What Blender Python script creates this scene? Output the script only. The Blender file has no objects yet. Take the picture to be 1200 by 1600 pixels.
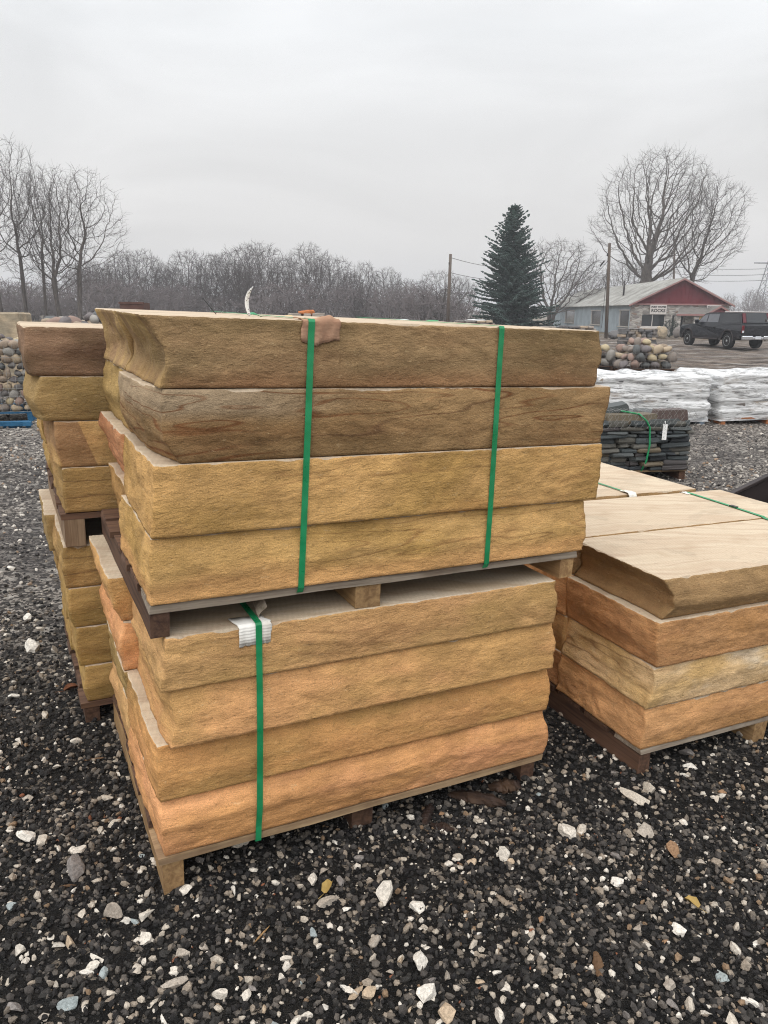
import bpy, bmesh, math, random
import numpy as np
from mathutils import Vector, Matrix, Quaternion

# ------------------------------------------------------------------ camera, sky, sun, exposure
SC = bpy.context.scene
COL = SC.collection
R_ = math.radians
CAM_H = 1.4802
FPX, PITCH, ROLL_CAM, ROLL_YARD = 1178.6, R_(14.892), R_(0.5), R_(2.529)   # focal length in pixels of a 1200 px wide frame


def cam_matrix(roll):
    p = PITCH
    F = Vector((0, math.cos(p), -math.sin(p)))
    U = Vector((0, math.sin(p), math.cos(p)))
    Rt = Vector((1, 0, 0))
    c, s = math.cos(roll), math.sin(roll)
    R2 = Rt * c + U * s
    U2 = U * c - Rt * s
    m = Matrix.Identity(4)
    for i in range(3):
        m[i][0], m[i][1], m[i][2] = R2[i], U2[i], -F[i]
    m[2][3] = CAM_H
    return m


CAMW = cam_matrix(ROLL_CAM)
YARD = CAMW @ cam_matrix(ROLL_YARD).inverted()      # the yard falls about two degrees to the right here
cd = bpy.data.cameras.new('camera')
cam = bpy.data.objects.new('camera', cd)
COL.objects.link(cam)
cam.matrix_world = CAMW
cd.sensor_fit = 'HORIZONTAL'
cd.sensor_width = 36.0
cd.lens = FPX / 1200 * 36.0
cd.clip_start, cd.clip_end = 0.05, 3000
SC.camera = cam

world = bpy.data.worlds.new('World')
SC.world = world
world.use_nodes = True
SUN_EL, SUN_AZ = R_(52), R_(205)          # azimuth clockwise from +Y
wn, wl = world.node_tree.nodes, world.node_tree.links
wn.clear()
w_out = wn.new('ShaderNodeOutputWorld')
w_bg = wn.new('ShaderNodeBackground')
w_tc = wn.new('ShaderNodeTexCoord')
w_sky = wn.new('ShaderNodeTexSky')
w_sky.sky_type = 'NISHITA'
w_sky.sun_disc = False
w_sky.sun_elevation = SUN_EL
w_sky.sun_rotation = SUN_AZ
w_sky.dust_density = 4.0
w_sep = wn.new('ShaderNodeSeparateXYZ')
wl.new(w_tc.outputs['Generated'], w_sep.inputs[0])
# cloud deck: brightness grows towards the zenith as under any overcast sky
w_map = wn.new('ShaderNodeMapRange')
w_map.interpolation_type = 'SMOOTHSTEP'
w_map.inputs['From Min'].default_value = 0.10
w_map.inputs['From Max'].default_value = 1.0
w_map.inputs['To Min'].default_value = 8.1
w_map.inputs['To Max'].default_value = 19.0
wl.new(w_sep.outputs['Z'], w_map.inputs['Value'])
w_mp = wn.new('ShaderNodeMapping')
w_mp.inputs['Scale'].default_value = (1.0, 1.0, 3.2)
wl.new(w_tc.outputs['Generated'], w_mp.inputs[0])
w_no = wn.new('ShaderNodeTexNoise')
w_no.inputs['Scale'].default_value = 2.1
w_no.inputs['Detail'].default_value = 4
w_no.inputs['Roughness'].default_value = 0.5
w_no.inputs['Distortion'].default_value = 0.6
wl.new(w_mp.outputs[0], w_no.inputs['Vector'])
w_nm = wn.new('ShaderNodeMapRange')
w_nm.inputs['From Min'].default_value = 0.25
w_nm.inputs['From Max'].default_value = 0.75
w_nm.inputs['To Min'].default_value = 0.87
w_nm.inputs['To Max'].default_value = 1.13
wl.new(w_no.outputs[0], w_nm.inputs['Value'])
w_mul = wn.new('ShaderNodeMath')
w_mul.operation = 'MULTIPLY'
wl.new(w_map.outputs[0], w_mul.inputs[0])
wl.new(w_nm.outputs[0], w_mul.inputs[1])
w_hue = wn.new('ShaderNodeMapRange')      # slightly warm near the horizon, cool grey above
w_hue.inputs['From Min'].default_value = 0.0
w_hue.inputs['From Max'].default_value = 0.30
wl.new(w_sep.outputs['Z'], w_hue.inputs['Value'])
w_tint = wn.new('ShaderNodeMix')
w_tint.data_type = 'RGBA'
w_tint.inputs['A'].default_value = (1.02, 0.985, 0.95, 1)
w_tint.inputs['B'].default_value = (0.985, 1.0, 1.015, 1)
wl.new(w_hue.outputs[0], w_tint.inputs['Factor'])
w_cl = wn.new('ShaderNodeVectorMath')
w_cl.operation = 'SCALE'
wl.new(w_tint.outputs['Result'], w_cl.inputs[0])
wl.new(w_mul.outputs[0], w_cl.inputs['Scale'])
w_mix = wn.new('ShaderNodeMix')
w_mix.data_type = 'RGBA'
w_mix.inputs['Factor'].default_value = 0.97
wl.new(w_sky.outputs[0], w_mix.inputs['A'])
wl.new(w_cl.outputs[0], w_mix.inputs['B'])
wl.new(w_mix.outputs['Result'], w_bg.inputs['Color'])
w_bg.inputs['Strength'].default_value = 0.10
wl.new(w_bg.outputs[0], w_out.inputs[0])

sd = bpy.data.lights.new('sun', 'SUN')
sd.energy = 1.5
sd.angle = R_(60)
sd.color = (1.0, 0.96, 0.90)
sun = bpy.data.objects.new('sun', sd)
COL.objects.link(sun)
sdir = Vector((math.sin(SUN_AZ) * math.cos(SUN_EL), math.cos(SUN_AZ) * math.cos(SUN_EL), math.sin(SUN_EL)))
sun.rotation_euler = sdir.to_track_quat('Z', 'Y').to_euler()
sun.location = sdir * 50
SC.view_settings.view_transform = 'Standard'
SC.view_settings.look = 'None'
SC.view_settings.exposure = 0.0
SC.view_settings.gamma = 1.0
SC.view_settings.use_curve_mapping = False
SC.cycles.max_bounces = 6
SC.cycles.use_denoising = True
SC.cycles.denoising_input_passes = 'RGB_ALBEDO_NORMAL'
SC.cycles.denoising_prefilter = 'NONE'
SC.cycles.filter_width = 1.1
SC.cycles.diffuse_bounces = 3
SC.cycles.transparent_max_bounces = 12

# ------------------------------------------------------------------ helpers
rng = random.Random(7)
nrng = np.random.default_rng(11)


def lin(r, g, b):
    def c(v):
        v /= 255.0
        return v / 12.92 if v <= 0.04045 else ((v + 0.055) / 1.055) ** 2.4
    return (c(r), c(g), c(b), 1.0)


def at(px, py, D):
    """world point on the ray through pixel (px,py) of the 1200x1600 photograph, at y = D"""
    d = CAMW.to_3x3() @ Vector(((px - 600) / FPX, -(py - 800) / FPX, -1.0))
    return Vector((0, 0, CAM_H)) + d * (D / d.y)


def hash3(ix, iy, iz, seed):
    h = (ix.astype(np.int64) * 374761393 + iy.astype(np.int64) * 668265263 + iz.astype(np.int64) * 2147483647 + seed * 1274126177) & 0xFFFFFFFF
    h = ((h ^ (h >> 13)) * 1274126177) & 0xFFFFFFFF
    h = ((h ^ (h >> 16)) * 2246822519) & 0xFFFFFFFF
    return ((h ^ (h >> 15)) & 0xFFFFFF) / float(0xFFFFFF)


def vnoise(x, y, z, seed=0):
    x, y, z = np.broadcast_arrays(np.asarray(x, float), np.asarray(y, float), np.asarray(z, float))
    ix, iy, iz = np.floor(x), np.floor(y), np.floor(z)
    fx, fy, fz = x - ix, y - iy, z - iz
    fx, fy, fz = fx * fx * (3 - 2 * fx), fy * fy * (3 - 2 * fy), fz * fz * (3 - 2 * fz)
    ix, iy, iz = ix.astype(np.int64), iy.astype(np.int64), iz.astype(np.int64)
    r = 0
    for a in (0, 1):
        for b in (0, 1):
            for c in (0, 1):
                wgt = (fx if a else 1 - fx) * (fy if b else 1 - fy) * (fz if c else 1 - fz)
                r = r + wgt * hash3(ix + a, iy + b, iz + c, seed)
    return r * 2 - 1


def lnoise(x, y, z, seed=0):
    """value noise without smoothing on a skewed tetrahedral lattice: flat facets that meet in creases"""
    x, y, z = np.broadcast_arrays(np.asarray(x, float), np.asarray(y, float), np.asarray(z, float))
    s = (x + y + z) / 3.0
    p = np.stack([x + s, y + s, z + s])
    i = np.floor(p).astype(np.int64)
    f = p - i
    o = np.argsort(-f, axis=0)
    fs = np.take_along_axis(f, o, 0)
    cur = i.copy()
    r = (1 - fs[0]) * hash3(cur[0], cur[1], cur[2], seed)
    for k in range(3):
        cur = cur + (np.arange(3).reshape(3, *([1] * (cur.ndim - 1))) == o[k][None])
        nxt = fs[k + 1] if k < 2 else 0
        r = r + (fs[k] - nxt) * hash3(cur[0], cur[1], cur[2], seed)
    return r * 2 - 1


def fbm(x, y, z, oct=3, seed=0, gain=0.5):
    a, s, r = 1.0, 1.0, 0
    for o in range(oct):
        r = r + a * vnoise(x * s, y * s, z * s, seed + o * 31)
        a *= gain
        s *= 2.03
    return r


def smooth(a, b, x):
    t = np.clip((x - a) / (b - a), 0, 1)
    return t * t * (3 - 2 * t)


class MB:
    """collects geometry, then becomes ONE mesh object"""
    def __init__(self):
        self.v, self.f, self.m, self.s = [], [], [], []

    def add(self, verts, faces, mat=0, sm=False):
        o = len(self.v)
        self.v.extend([tuple(p) for p in verts])
        for f in faces:
            self.f.append(tuple(i + o for i in f))
            self.m.append(mat)
            self.s.append(sm)
        return self

    def box(self, c, s, rot=None, mat=0, bevel=0.0):
        hx, hy, hz = s[0] / 2, s[1] / 2, s[2] / 2
        if bevel <= 0:
            vs = [Vector((x, y, z)) for x in (-hx, hx) for y in (-hy, hy) for z in (-hz, hz)]
            fs = [(0, 1, 3, 2), (4, 6, 7, 5), (0, 4, 5, 1), (2, 3, 7, 6), (0, 2, 6, 4), (1, 5, 7, 3)]
        else:
            bm = bmesh.new()
            bmesh.ops.create_cube(bm, size=1.0)
            for v in bm.verts:
                v.co = Vector((v.co.x * s[0], v.co.y * s[1], v.co.z * s[2]))
            bmesh.ops.bevel(bm, geom=list(bm.edges), offset=bevel, segments=1, affect='EDGES')
            bm.verts.index_update()
            vs = [v.co.copy() for v in bm.verts]
            fs = [[v.index for v in f.verts] for f in bm.faces]
            bm.free()
        c = Vector(c)
        if rot is not None:
            vs = [rot @ v for v in vs]
        return self.add([v + c for v in vs], fs, mat)

    def tube(self, pts, rads, n=6, mat=0, sm=True, cap=True):
        pts = [Vector(p) for p in pts]
        k = len(pts)
        if not hasattr(rads, '__len__'):
            rads = [rads] * k
        verts = []
        ref = None
        for i in range(k):
            d = (pts[min(i + 1, k - 1)] - pts[max(i - 1, 0)])
            if d.length < 1e-9:
                d = Vector((0, 0, 1))
            d.normalize()
            if ref is None:
                ref = d.cross(Vector((0, 0, 1)) if abs(d.z) < .9 else Vector((1, 0, 0))).normalized()
            else:
                ref = (ref - d * ref.dot(d))
                ref = ref.normalized() if ref.length > 1e-6 else d.orthogonal().normalized()
            b = d.cross(ref)
            for j in range(n):
                a = 2 * math.pi * j / n
                verts.append(pts[i] + (ref * math.cos(a) + b * math.sin(a)) * rads[i])
        faces = [(i * n + j, i * n + (j + 1) % n, (i + 1) * n + (j + 1) % n, (i + 1) * n + j) for i in range(k - 1) for j in range(n)]
        if cap:
            faces.append(tuple(range(n - 1, -1, -1)))
            faces.append(tuple((k - 1) * n + j for j in range(n)))
        return self.add(verts, faces, mat, sm)

    def prism(self, poly, y0, y1, mat=0, axis='y'):
        """closed polygon of (x,z) extruded along y (or of (y,z) along x, (x,y) along z)"""
        n = len(poly)

        def P(a, b, t):
            return (a, t, b) if axis == 'y' else ((t, a, b) if axis == 'x' else (a, b, t))
        vs = [P(a, b, y0) for a, b in poly] + [P(a, b, y1) for a, b in poly]
        fs = [tuple(range(n)), tuple(range(2 * n - 1, n - 1, -1))]
        fs += [(i, i + n, (i + 1) % n + n, (i + 1) % n) for i in range(n)]
        return self.add(vs, fs, mat)

    def lathe(self, prof, n=20, c=(0, 0, 0), axis='y', mat=0, sm=True):
        """profile of (r, t) turned round an axis"""
        vs = []
        for r, t in prof:
            for j in range(n):
                a = 2 * math.pi * j / n
                p = (r * math.cos(a), t, r * math.sin(a)) if axis == 'y' else (r * math.cos(a), r * math.sin(a), t)
                vs.append(Vector(p) + Vector(c))
        k = len(prof)
        fs = [(i * n + j, i * n + (j + 1) % n, (i + 1) * n + (j + 1) % n, (i + 1) * n + j) for i in range(k - 1) for j in range(n)]
        fs += [tuple(range(n)), tuple((k - 1) * n + j for j in range(n))]
        return self.add(vs, fs, mat, sm)

    def mesh(self, name, mats):
        me = bpy.data.meshes.new(name)
        me.from_pydata(self.v, [], self.f)
        for m in (mats if isinstance(mats, (list, tuple)) else [mats]):
            me.materials.append(m)
        me.polygons.foreach_set('material_index', self.m)
        me.polygons.foreach_set('use_smooth', self.s)
        bm = bmesh.new()
        bm.from_mesh(me)
        bmesh.ops.recalc_face_normals(bm, faces=bm.faces)
        bm.to_mesh(me)
        bm.free()
        me.update()
        return me

    def build(self, name, mats, parent=None, mw=None):
        return link(name, self.mesh(name, mats), parent, mw)


def link(name, me, parent=None, mw=None):
    o = bpy.data.objects.new(name, me)
    COL.objects.link(o)
    if parent is not None:
        o.parent = parent
        if mw is not None:
            o.matrix_local = mw
    elif mw is not None:
        o.matrix_world = mw
    return o


def empty(name, mw):
    return link(name, None, None, mw)


def tag(o, label=None, cat=None, group=None, kind=None):
    if label:
        o['label'] = label
    if cat:
        o['category'] = cat
    if group:
        o['group'] = group
    if kind:
        o['kind'] = kind
    return o


def TM(x, y, z, rz=0.0):
    return Matrix.Translation((x, y, z)) @ Matrix.Rotation(rz, 4, 'Z')


def np_mesh(name, V, F, mats, smooth_=False, midx=None):
    """fast mesh from numpy arrays of equal-size faces"""
    me = bpy.data.meshes.new(name)
    V = np.ascontiguousarray(V, dtype=np.float32)
    F = np.ascontiguousarray(F, dtype=np.int32)
    n, k = F.shape
    me.vertices.add(len(V))
    me.vertices.foreach_set('co', V.ravel())
    me.loops.add(n * k)
    me.loops.foreach_set('vertex_index', F.ravel())
    me.polygons.add(n)
    me.polygons.foreach_set('loop_start', np.arange(0, n * k, k, dtype=np.int32))
    me.polygons.foreach_set('use_smooth', np.full(n, smooth_))
    for m in (mats if isinstance(mats, (list, tuple)) else [mats]):
        me.materials.append(m)
    if midx is not None:
        me.polygons.foreach_set('material_index', np.asarray(midx, dtype=np.int32))
    me.update(calc_edges=True)
    me.validate()
    return me


# ------------------------------------------------------------------ materials
class NT:
    def __init__(self, name, rough=0.8, spec=0.3):
        self.mat = bpy.data.materials.new(name)
        self.mat.use_nodes = True
        self.n, self.l = self.mat.node_tree.nodes, self.mat.node_tree.links
        self.b = self.n['Principled BSDF']
        self.b.inputs['Roughness'].default_value = rough
        self.b.inputs['Specular IOR Level'].default_value = spec

    def node(self, t, **kw):
        nd = self.n.new(t)
        for k, v in kw.items():
            setattr(nd, k, v)
        return nd

    def put(self, sock, val):
        if hasattr(val, 'default_value') and hasattr(val, 'is_linked'):
            self.l.new(val, sock)
        else:
            if hasattr(val, '__len__') and len(val) == 4 and len(sock.default_value) == 3:
                val = val[:3]
            sock.default_value = val

    def obj(self):
        return self.node('ShaderNodeTexCoord').outputs['Object']

    def pos(self):
        return self.node('ShaderNodeNewGeometry').outputs['Position']

    def mapping(self, vec, loc=(0, 0, 0), scale=(1, 1, 1), rot=(0, 0, 0)):
        m = self.node('ShaderNodeMapping')
        self.put(m.inputs[0], vec)
        m.inputs['Location'].default_value = loc
        m.inputs['Rotation'].default_value = rot
        m.inputs['Scale'].default_value = scale
        return m.outputs[0]

    def noise(self, vec, scale, detail=3, rough=0.55, dist=0.0, color=False):
        t = self.node('ShaderNodeTexNoise')
        self.put(t.inputs['Vector'], vec)
        t.inputs['Scale'].default_value = scale
        t.inputs['Detail'].default_value = detail
        t.inputs['Roughness'].default_value = rough
        t.inputs['Distortion'].default_value = dist
        return t.outputs['Color' if color else 0]

    def voro(self, vec, scale, feature='F1', out='Color', rand=1.0):
        t = self.node('ShaderNodeTexVoronoi', feature=feature)
        self.put(t.inputs['Vector'], vec)
        t.inputs['Scale'].default_value = scale
        t.inputs['Randomness'].default_value = rand
        return t.outputs[out]

    def math(self, op, a, b=0.0, c=0.0, clamp=False):
        m = self.node('ShaderNodeMath', operation=op, use_clamp=clamp)
        self.put(m.inputs[0], a)
        self.put(m.inputs[1], b)
        self.put(m.inputs[2], c)
        return m.outputs[0]

    def vadd(self, a, b, op='ADD'):
        m = self.node('ShaderNodeVectorMath', operation=op)
        self.put(m.inputs[0], a)
        self.put(m.inputs[1], b)
        return m.outputs[0]

    def ramp(self, fac, a, b, lo=0.0, hi=1.0, smooth=True):
        m = self.node('ShaderNodeMapRange')
        if smooth:
            m.interpolation_type = 'SMOOTHSTEP'
        self.put(m.inputs['Value'], fac)
        m.inputs['From Min'].default_value = a
        m.inputs['From Max'].default_value = b
        m.inputs['To Min'].default_value = lo
        m.inputs['To Max'].default_value = hi
        return m.outputs[0]

    def mix(self, fac, a, b, mode='MIX'):
        m = self.node('ShaderNodeMix', data_type='RGBA', blend_type=mode)
        self.put(m.inputs['Factor'], fac)
        self.put(m.inputs['A'], a)
        self.put(m.inputs['B'], b)
        return m.outputs['Result']

    def scale(self, col, fac):
        m = self.node('ShaderNodeVectorMath', operation='SCALE')
        self.put(m.inputs[0], col)
        self.put(m.inputs['Scale'], fac)
        return m.outputs[0]

    def sep(self, vec):
        s = self.node('ShaderNodeSeparateXYZ')
        self.put(s.inputs[0], vec)
        return s.outputs

    def bump(self, h, strength=0.5, dist=0.01, prev=None):
        b = self.node('ShaderNodeBump')
        self.put(b.inputs['Height'], h)
        b.inputs['Strength'].default_value = strength
        b.inputs['Distance'].default_value = dist
        if prev is not None:
            self.put(b.inputs['Normal'], prev)
        return b.outputs[0]

    def rnd(self):
        return self.node('ShaderNodeObjectInfo').outputs['Random']

    def out(self, color, normal=None, rough=None):
        self.put(self.b.inputs['Base Color'], color)
        if normal is not None:
            self.put(self.b.inputs['Normal'], normal)
        if rough is not None:
            self.put(self.b.inputs['Roughness'], rough)
        return self.mat


def plain(name, col, rough=0.7, var=0.12, scale=6.0, spec=0.3, metal=0.0, bump=0.0):
    t = NT(name, rough, spec)
    t.b.inputs['Metallic'].default_value = metal
    n = t.noise(t.obj(), scale, 4)
    c = t.scale(col, t.ramp(n, 0.25, 0.75, 1 - var, 1 + var))
    nm = t.bump(t.noise(t.obj(), scale * 8, 3), bump, 0.01) if bump else None
    return t.out(c, nm)


def sandstone(name, A, B, stain, seed, stain_amt=0.4, band=0.5, vein=0.3, white=None, tilt=0.0, lines=0.10, endstreak=None, low=None, patch=None):
    """rock-face sandstone: two body colours, bedding, iron stain, thin dark veins, grain"""
    t = NT(name, 0.92, 0.2)
    v = t.mapping(t.obj(), loc=(seed * 3.17, seed * 1.31, seed * 2.07), rot=(0, tilt, 0))
    warp = t.noise(v, 1.6, 2, color=True)
    vw = t.vadd(v, t.scale(t.vadd(warp, (0.5, 0.5, 0.5), 'SUBTRACT'), 0.09))
    body = t.ramp(t.noise(t.mapping(vw, scale=(1.1, 1.1, 2.6)), 2.2, 4), 0.36, 0.64)
    A2 = (A[0] * 1.06, A[1] * 1.00, A[2] * 1.00, 1)
    B2 = (B[0] * 0.96, B[1] * 0.965, B[2] * 0.94, 1)
    c = t.mix(body, A2, B2)
    st = t.math('MULTIPLY', t.ramp(t.noise(t.mapping(vw, loc=(5, 2, 9), scale=(0.7, 0.7, 2.2)), 2.4, 4, 0.6), 0.48, 0.66), stain_amt)
    c = t.mix(st, c, stain)
    if white is not None:
        wb = t.ramp(t.sep(t.vadd(t.obj(), t.scale(t.vadd(warp, (0.5, 0.5, 0.5), 'SUBTRACT'), 0.10)))[2], white[0], white[0] + white[1])
        wx = t.ramp(t.sep(t.obj())[0], white[2], white[3])
        c = t.mix(t.math('MULTIPLY', wb, wx), c, white[4])
    # bedding: fine layers, stretched along the bed
    bed = t.noise(t.mapping(vw, scale=(7.0, 7.0, 62.0)), 1.0, 5, 0.7)
    c = t.scale(c, t.ramp(bed, 0.28, 0.72, 1 - 0.20 * band, 1 + 0.18 * band))
    # thin dark veins that follow the warped bed
    vn = t.noise(t.mapping(vw, loc=(1, 7, 3), scale=(0.8, 0.8, 7.5)), 1.0, 3, 0.5)
    line = t.ramp(t.math('ABSOLUTE', t.math('SUBTRACT', vn, 0.5)), 0.0, 0.022, 1.0, 0.0)
    gate = t.ramp(t.noise(v, 1.7, 2), 0.42, 0.60)
    c = t.mix(t.math('MULTIPLY', t.math('MULTIPLY', line, gate), vein), c, lin(84, 56, 40))
    # fine parallel laminae, like contour lines of the same bed
    fr = t.math('FRACT', t.math('MULTIPLY', vn, 13.0))
    lam = t.ramp(t.math('ABSOLUTE', t.math('SUBTRACT', fr, 0.5)), 0.0, 0.13, 1.0, 0.0)
    g2 = t.ramp(t.noise(t.mapping(v, loc=(4, 4, 4), scale=(0.8, 0.8, 5.0)), 1.5, 2), 0.47, 0.60)
    c = t.mix(t.math('MULTIPLY', t.math('MULTIPLY', lam, g2), lines), c, lin(112, 72, 44))
    if low is not None:       # a differently coloured bed along the bottom of the slab
        lz = t.ramp(t.sep(t.vadd(t.obj(), t.scale(t.vadd(warp, (0.5, 0.5, 0.5), 'SUBTRACT'), 0.08)))[2], low[0], low[1], 1.0, 0.0)
        c = t.mix(t.math('MULTIPLY', lz, low[2]), c, low[3])
    if endstreak is not None:  # stained joint face at the left end: streaks running down
        ex = t.ramp(t.sep(t.obj())[0], 0.0, 0.05, 1.0, 0.0)
        es = t.ramp(t.noise(t.mapping(vw, scale=(0.2, 10.0, 0.6)), 1.0, 3, 0.6), 0.52, 0.58)
        c = t.mix(t.math('MULTIPLY', ex, 0.6), c, lin(196, 166, 112))
        c = t.mix(t.math('MULTIPLY', t.math('MULTIPLY', ex, es), 0.38), c, endstreak)
    if patch is not None:     # iron-dark diagonal patch: (x0, x1, slope, colour)
        px_ = t.math('ADD', t.sep(vw_o := t.vadd(t.obj(), t.scale(t.vadd(warp, (0.5, 0.5, 0.5), 'SUBTRACT'), 0.10)))[0], t.math('MULTIPLY', t.sep(t.obj())[2], patch[2]))
        inn = t.math('MULTIPLY', t.ramp(px_, patch[0], patch[0] + .012), t.ramp(px_, patch[1], patch[1] + .006, 1, 0))
        c = t.mix(t.math('MULTIPLY', inn, .55), c, patch[3])
    # broad light and dark drifts across the face
    dr = t.noise(t.mapping(v, rot=(0, 0.7, 0), scale=(2.2, 2.2, 0.7)), 2.6, 3, 0.5)
    c = t.scale(c, t.ramp(dr, 0.32, 0.68, 0.93, 1.06))
    # surface dirt and pale bruises of the hammer
    blot = t.noise(v, 11.0, 5, 0.65)
    c = t.scale(c, t.ramp(blot, 0.25, 0.75, 0.88, 1.20))
    br = t.ramp(t.noise(t.mapping(v, rot=(.3, .5, .2), scale=(1.0, 1.0, 2.5)), 38.0, 4, 0.75), 0.60, 0.74)
    c = t.mix(t.math('MULTIPLY', br, 0.42), c, lin(222, 196, 154))
    fleck = t.ramp(t.noise(v, 70.0, 3, 0.7), 0.30, 0.40, 1.0, 0.0)
    c = t.mix(t.math('MULTIPLY', fleck, 0.35), c, lin(90, 66, 40))
    c = t.vadd(c, (1.01, 1.0, 0.99), 'MULTIPLY')
    gr = t.noise(v, 520.0, 2, 0.6)
    c = t.scale(c, t.ramp(gr, 0.3, 0.7, 0.80, 1.20))
    h = t.math('ADD', t.math('MULTIPLY', t.noise(t.mapping(v, scale=(0.6, 0.6, 1.3), rot=(0.25, 0.35, 0.2)), 85.0, 4, 0.65), 1.0), t.math('MULTIPLY', bed, 0.35))
    nm = t.bump(h, 0.75, 0.0062)
    ch = t.noise(t.mapping(v, scale=(0.7, 0.7, 1.1), rot=(0.2, 0.5, 0.3)), 24.0, 3, 0.55, 0.6)
    nm = t.bump(ch, 0.28, 0.006, nm)
    nm = t.bump(t.noise(t.mapping(v, scale=(0.7, 0.7, 1.4), rot=(0.1, 0.3, 0.1)), 260.0, 3, 0.7), 0.6, 0.0026, nm)
    return t.out(c, nm)


def sawn(name, A, B, seed):
    """sawn slab faces: pale, flat, with faint wavy bedding"""
    t = NT(name, 0.75, 0.3)
    v = t.mapping(t.obj(), loc=(seed, seed * 2, 0), rot=(0, 0, 0.3))
    warp = t.noise(v, 1.4, 3, color=True)
    vw = t.vadd(v, t.scale(t.vadd(warp, (0.5, 0.5, 0.5), 'SUBTRACT'), 0.35))
    n = t.noise(t.mapping(vw, scale=(1.0, 9.0, 1.0)), 2.0, 4, 0.6)
    c = t.mix(t.ramp(n, 0.35, 0.65), A, B)
    ln = t.noise(t.mapping(vw, scale=(0.8, 14.0, 1.0)), 1.6, 2)
    l2 = t.ramp(t.math('ABSOLUTE', t.math('SUBTRACT', ln, 0.5)), 0.0, 0.03, 1.0, 0.0)
    c = t.mix(t.math('MULTIPLY', l2, 0.30), c, lin(150, 120, 100))
    sawm = t.node('ShaderNodeTexWave', wave_type='BANDS', bands_direction='X')
    t.put(sawm.inputs['Vector'], v)
    sawm.inputs['Scale'].default_value = 22
    sawm.inputs['Distortion'].default_value = 2.0
    c = t.scale(c, t.ramp(sawm.outputs[1], 0, 1, .965, 1.02))
    pit = t.ramp(t.noise(v, 95.0, 3, .7), .30, .40, 1, 0)
    c = t.mix(t.math('MULTIPLY', pit, .35), c, lin(128, 104, 84))
    sp = t.noise(v, 320.0, 2)
    c = t.scale(c, t.ramp(sp, 0.3, 0.7, 0.93, 1.07))
    dirt = t.ramp(t.noise(v, 5.0, 4, 0.6), 0.50, 0.75)
    c = t.mix(t.math('MULTIPLY', dirt, 0.5), c, lin(162, 138, 112))
    damp = t.ramp(t.noise(v, 2.2, 5, 0.65, .5), 0.54, 0.60)
    c = t.scale(c, t.ramp(damp, 0, 1, 1.0, .90))
    return t.out(c, t.bump(t.noise(v, 160.0, 3), 0.15, 0.002))


def wood(name, A, B, seed=0.0, axis=0, wet=0.0):
    t = NT(name, 0.85 - 0.3 * wet, 0.3)
    off = t.math('MULTIPLY', t.rnd(), 37.0)
    cmb = t.node('ShaderNodeCombineXYZ')
    for i in range(3):
        t.put(cmb.inputs[i], off)
    v = t.vadd(t.vadd(t.obj(), cmb.outputs[0]), (seed, seed, seed))
    sc = [60.0, 60.0, 60.0]
    sc[axis] = 2.5
    g = t.noise(t.mapping(v, scale=tuple(sc)), 1.0, 4, 0.65, 0.4)
    c = t.mix(t.ramp(g, 0.3, 0.7), A, B)
    pt = t.ramp(t.noise(v, 7.0, 4, 0.6), 0.45, 0.7)
    c = t.mix(t.math('MULTIPLY', pt, 0.45), c, lin(96, 72, 52))
    c = t.scale(c, t.ramp(t.rnd(), 0, 1, 0.8, 1.15, False))
    return t.out(c, t.bump(g, 0.5, 0.004))


M = {}
M['sawn'] = sawn('sawn_sandstone', lin(200, 184, 160), lin(188, 168, 144), 1.0)
M['sawn_grey'] = sawn('sawn_sandstone_buff', lin(194, 178, 156), lin(180, 160, 134), 4.0)
M['wood'] = wood('pallet_wood', lin(176, 150, 116), lin(140, 116, 90), 0)
M['wood_y'] = wood('pallet_wood_long', lin(172, 140, 98), lin(128, 98, 66), 3, 1)
M['wood_grey'] = wood('weathered_wood', lin(168, 156, 140), lin(126, 112, 98), 2)
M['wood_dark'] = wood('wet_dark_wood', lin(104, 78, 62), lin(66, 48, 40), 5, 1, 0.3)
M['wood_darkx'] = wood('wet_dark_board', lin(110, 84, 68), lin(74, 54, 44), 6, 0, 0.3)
M['end'] = wood('end_grain', lin(150, 128, 104), lin(112, 90, 70), 9, 2)
t = NT('green_strap', 0.38, 0.5)
c = t.mix(t.ramp(t.noise(t.obj(), 14, 3), 0.3, 0.7), lin(16, 124, 74), lin(36, 146, 94))
M['strap'] = t.out(c, t.bump(t.voro(t.mapping(t.obj(), rot=(0, .78, 0)), 260.0, out='Distance', rand=0.0), 0.35, 0.0012), t.ramp(t.noise(t.obj(), 25, 4, .6), .3, .7, .24, .55))
M['steel_seal'] = plain('seal_steel', lin(60, 62, 60), 0.4, 0.1, metal=0.8)
t = NT('kraft_paper', 0.9, 0.1)
c = t.mix(t.ramp(t.noise(t.obj(), 30, 4), 0.3, 0.7), lin(176, 142, 118), lin(156, 122, 100))
M['kraft'] = t.out(c, t.bump(t.noise(t.mapping(t.obj(), scale=(1, 1, 2)), 40, 3), 0.5, 0.006))
t = NT('white_card', 0.85, 0.15)
wv = t.node('ShaderNodeTexWave', wave_type='BANDS', bands_direction='Z')
t.put(wv.inputs['Vector'], t.obj())
wv.inputs['Scale'].default_value = 40
wv.inputs['Distortion'].default_value = 0.6
c = t.mix(t.ramp(t.noise(t.obj(), 22, 4), 0.35, 0.7), lin(238, 236, 230), lin(206, 200, 190))
M['card'] = t.out(c, t.bump(wv.outputs[1], 0.3, 0.002))
t = NT('paper_tag', 0.7, 0.2)
n = t.noise(t.mapping(t.obj(), scale=(1.0, 1.0, 2.2)), 190.0, 2, 0.7)
n2 = t.ramp(t.noise(t.obj(), 45.0, 1), 0.42, 0.5)
c = t.mix(t.math('MULTIPLY', t.ramp(n, 0.56, 0.60), n2), lin(240, 240, 238), lin(40, 40, 46))
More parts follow.
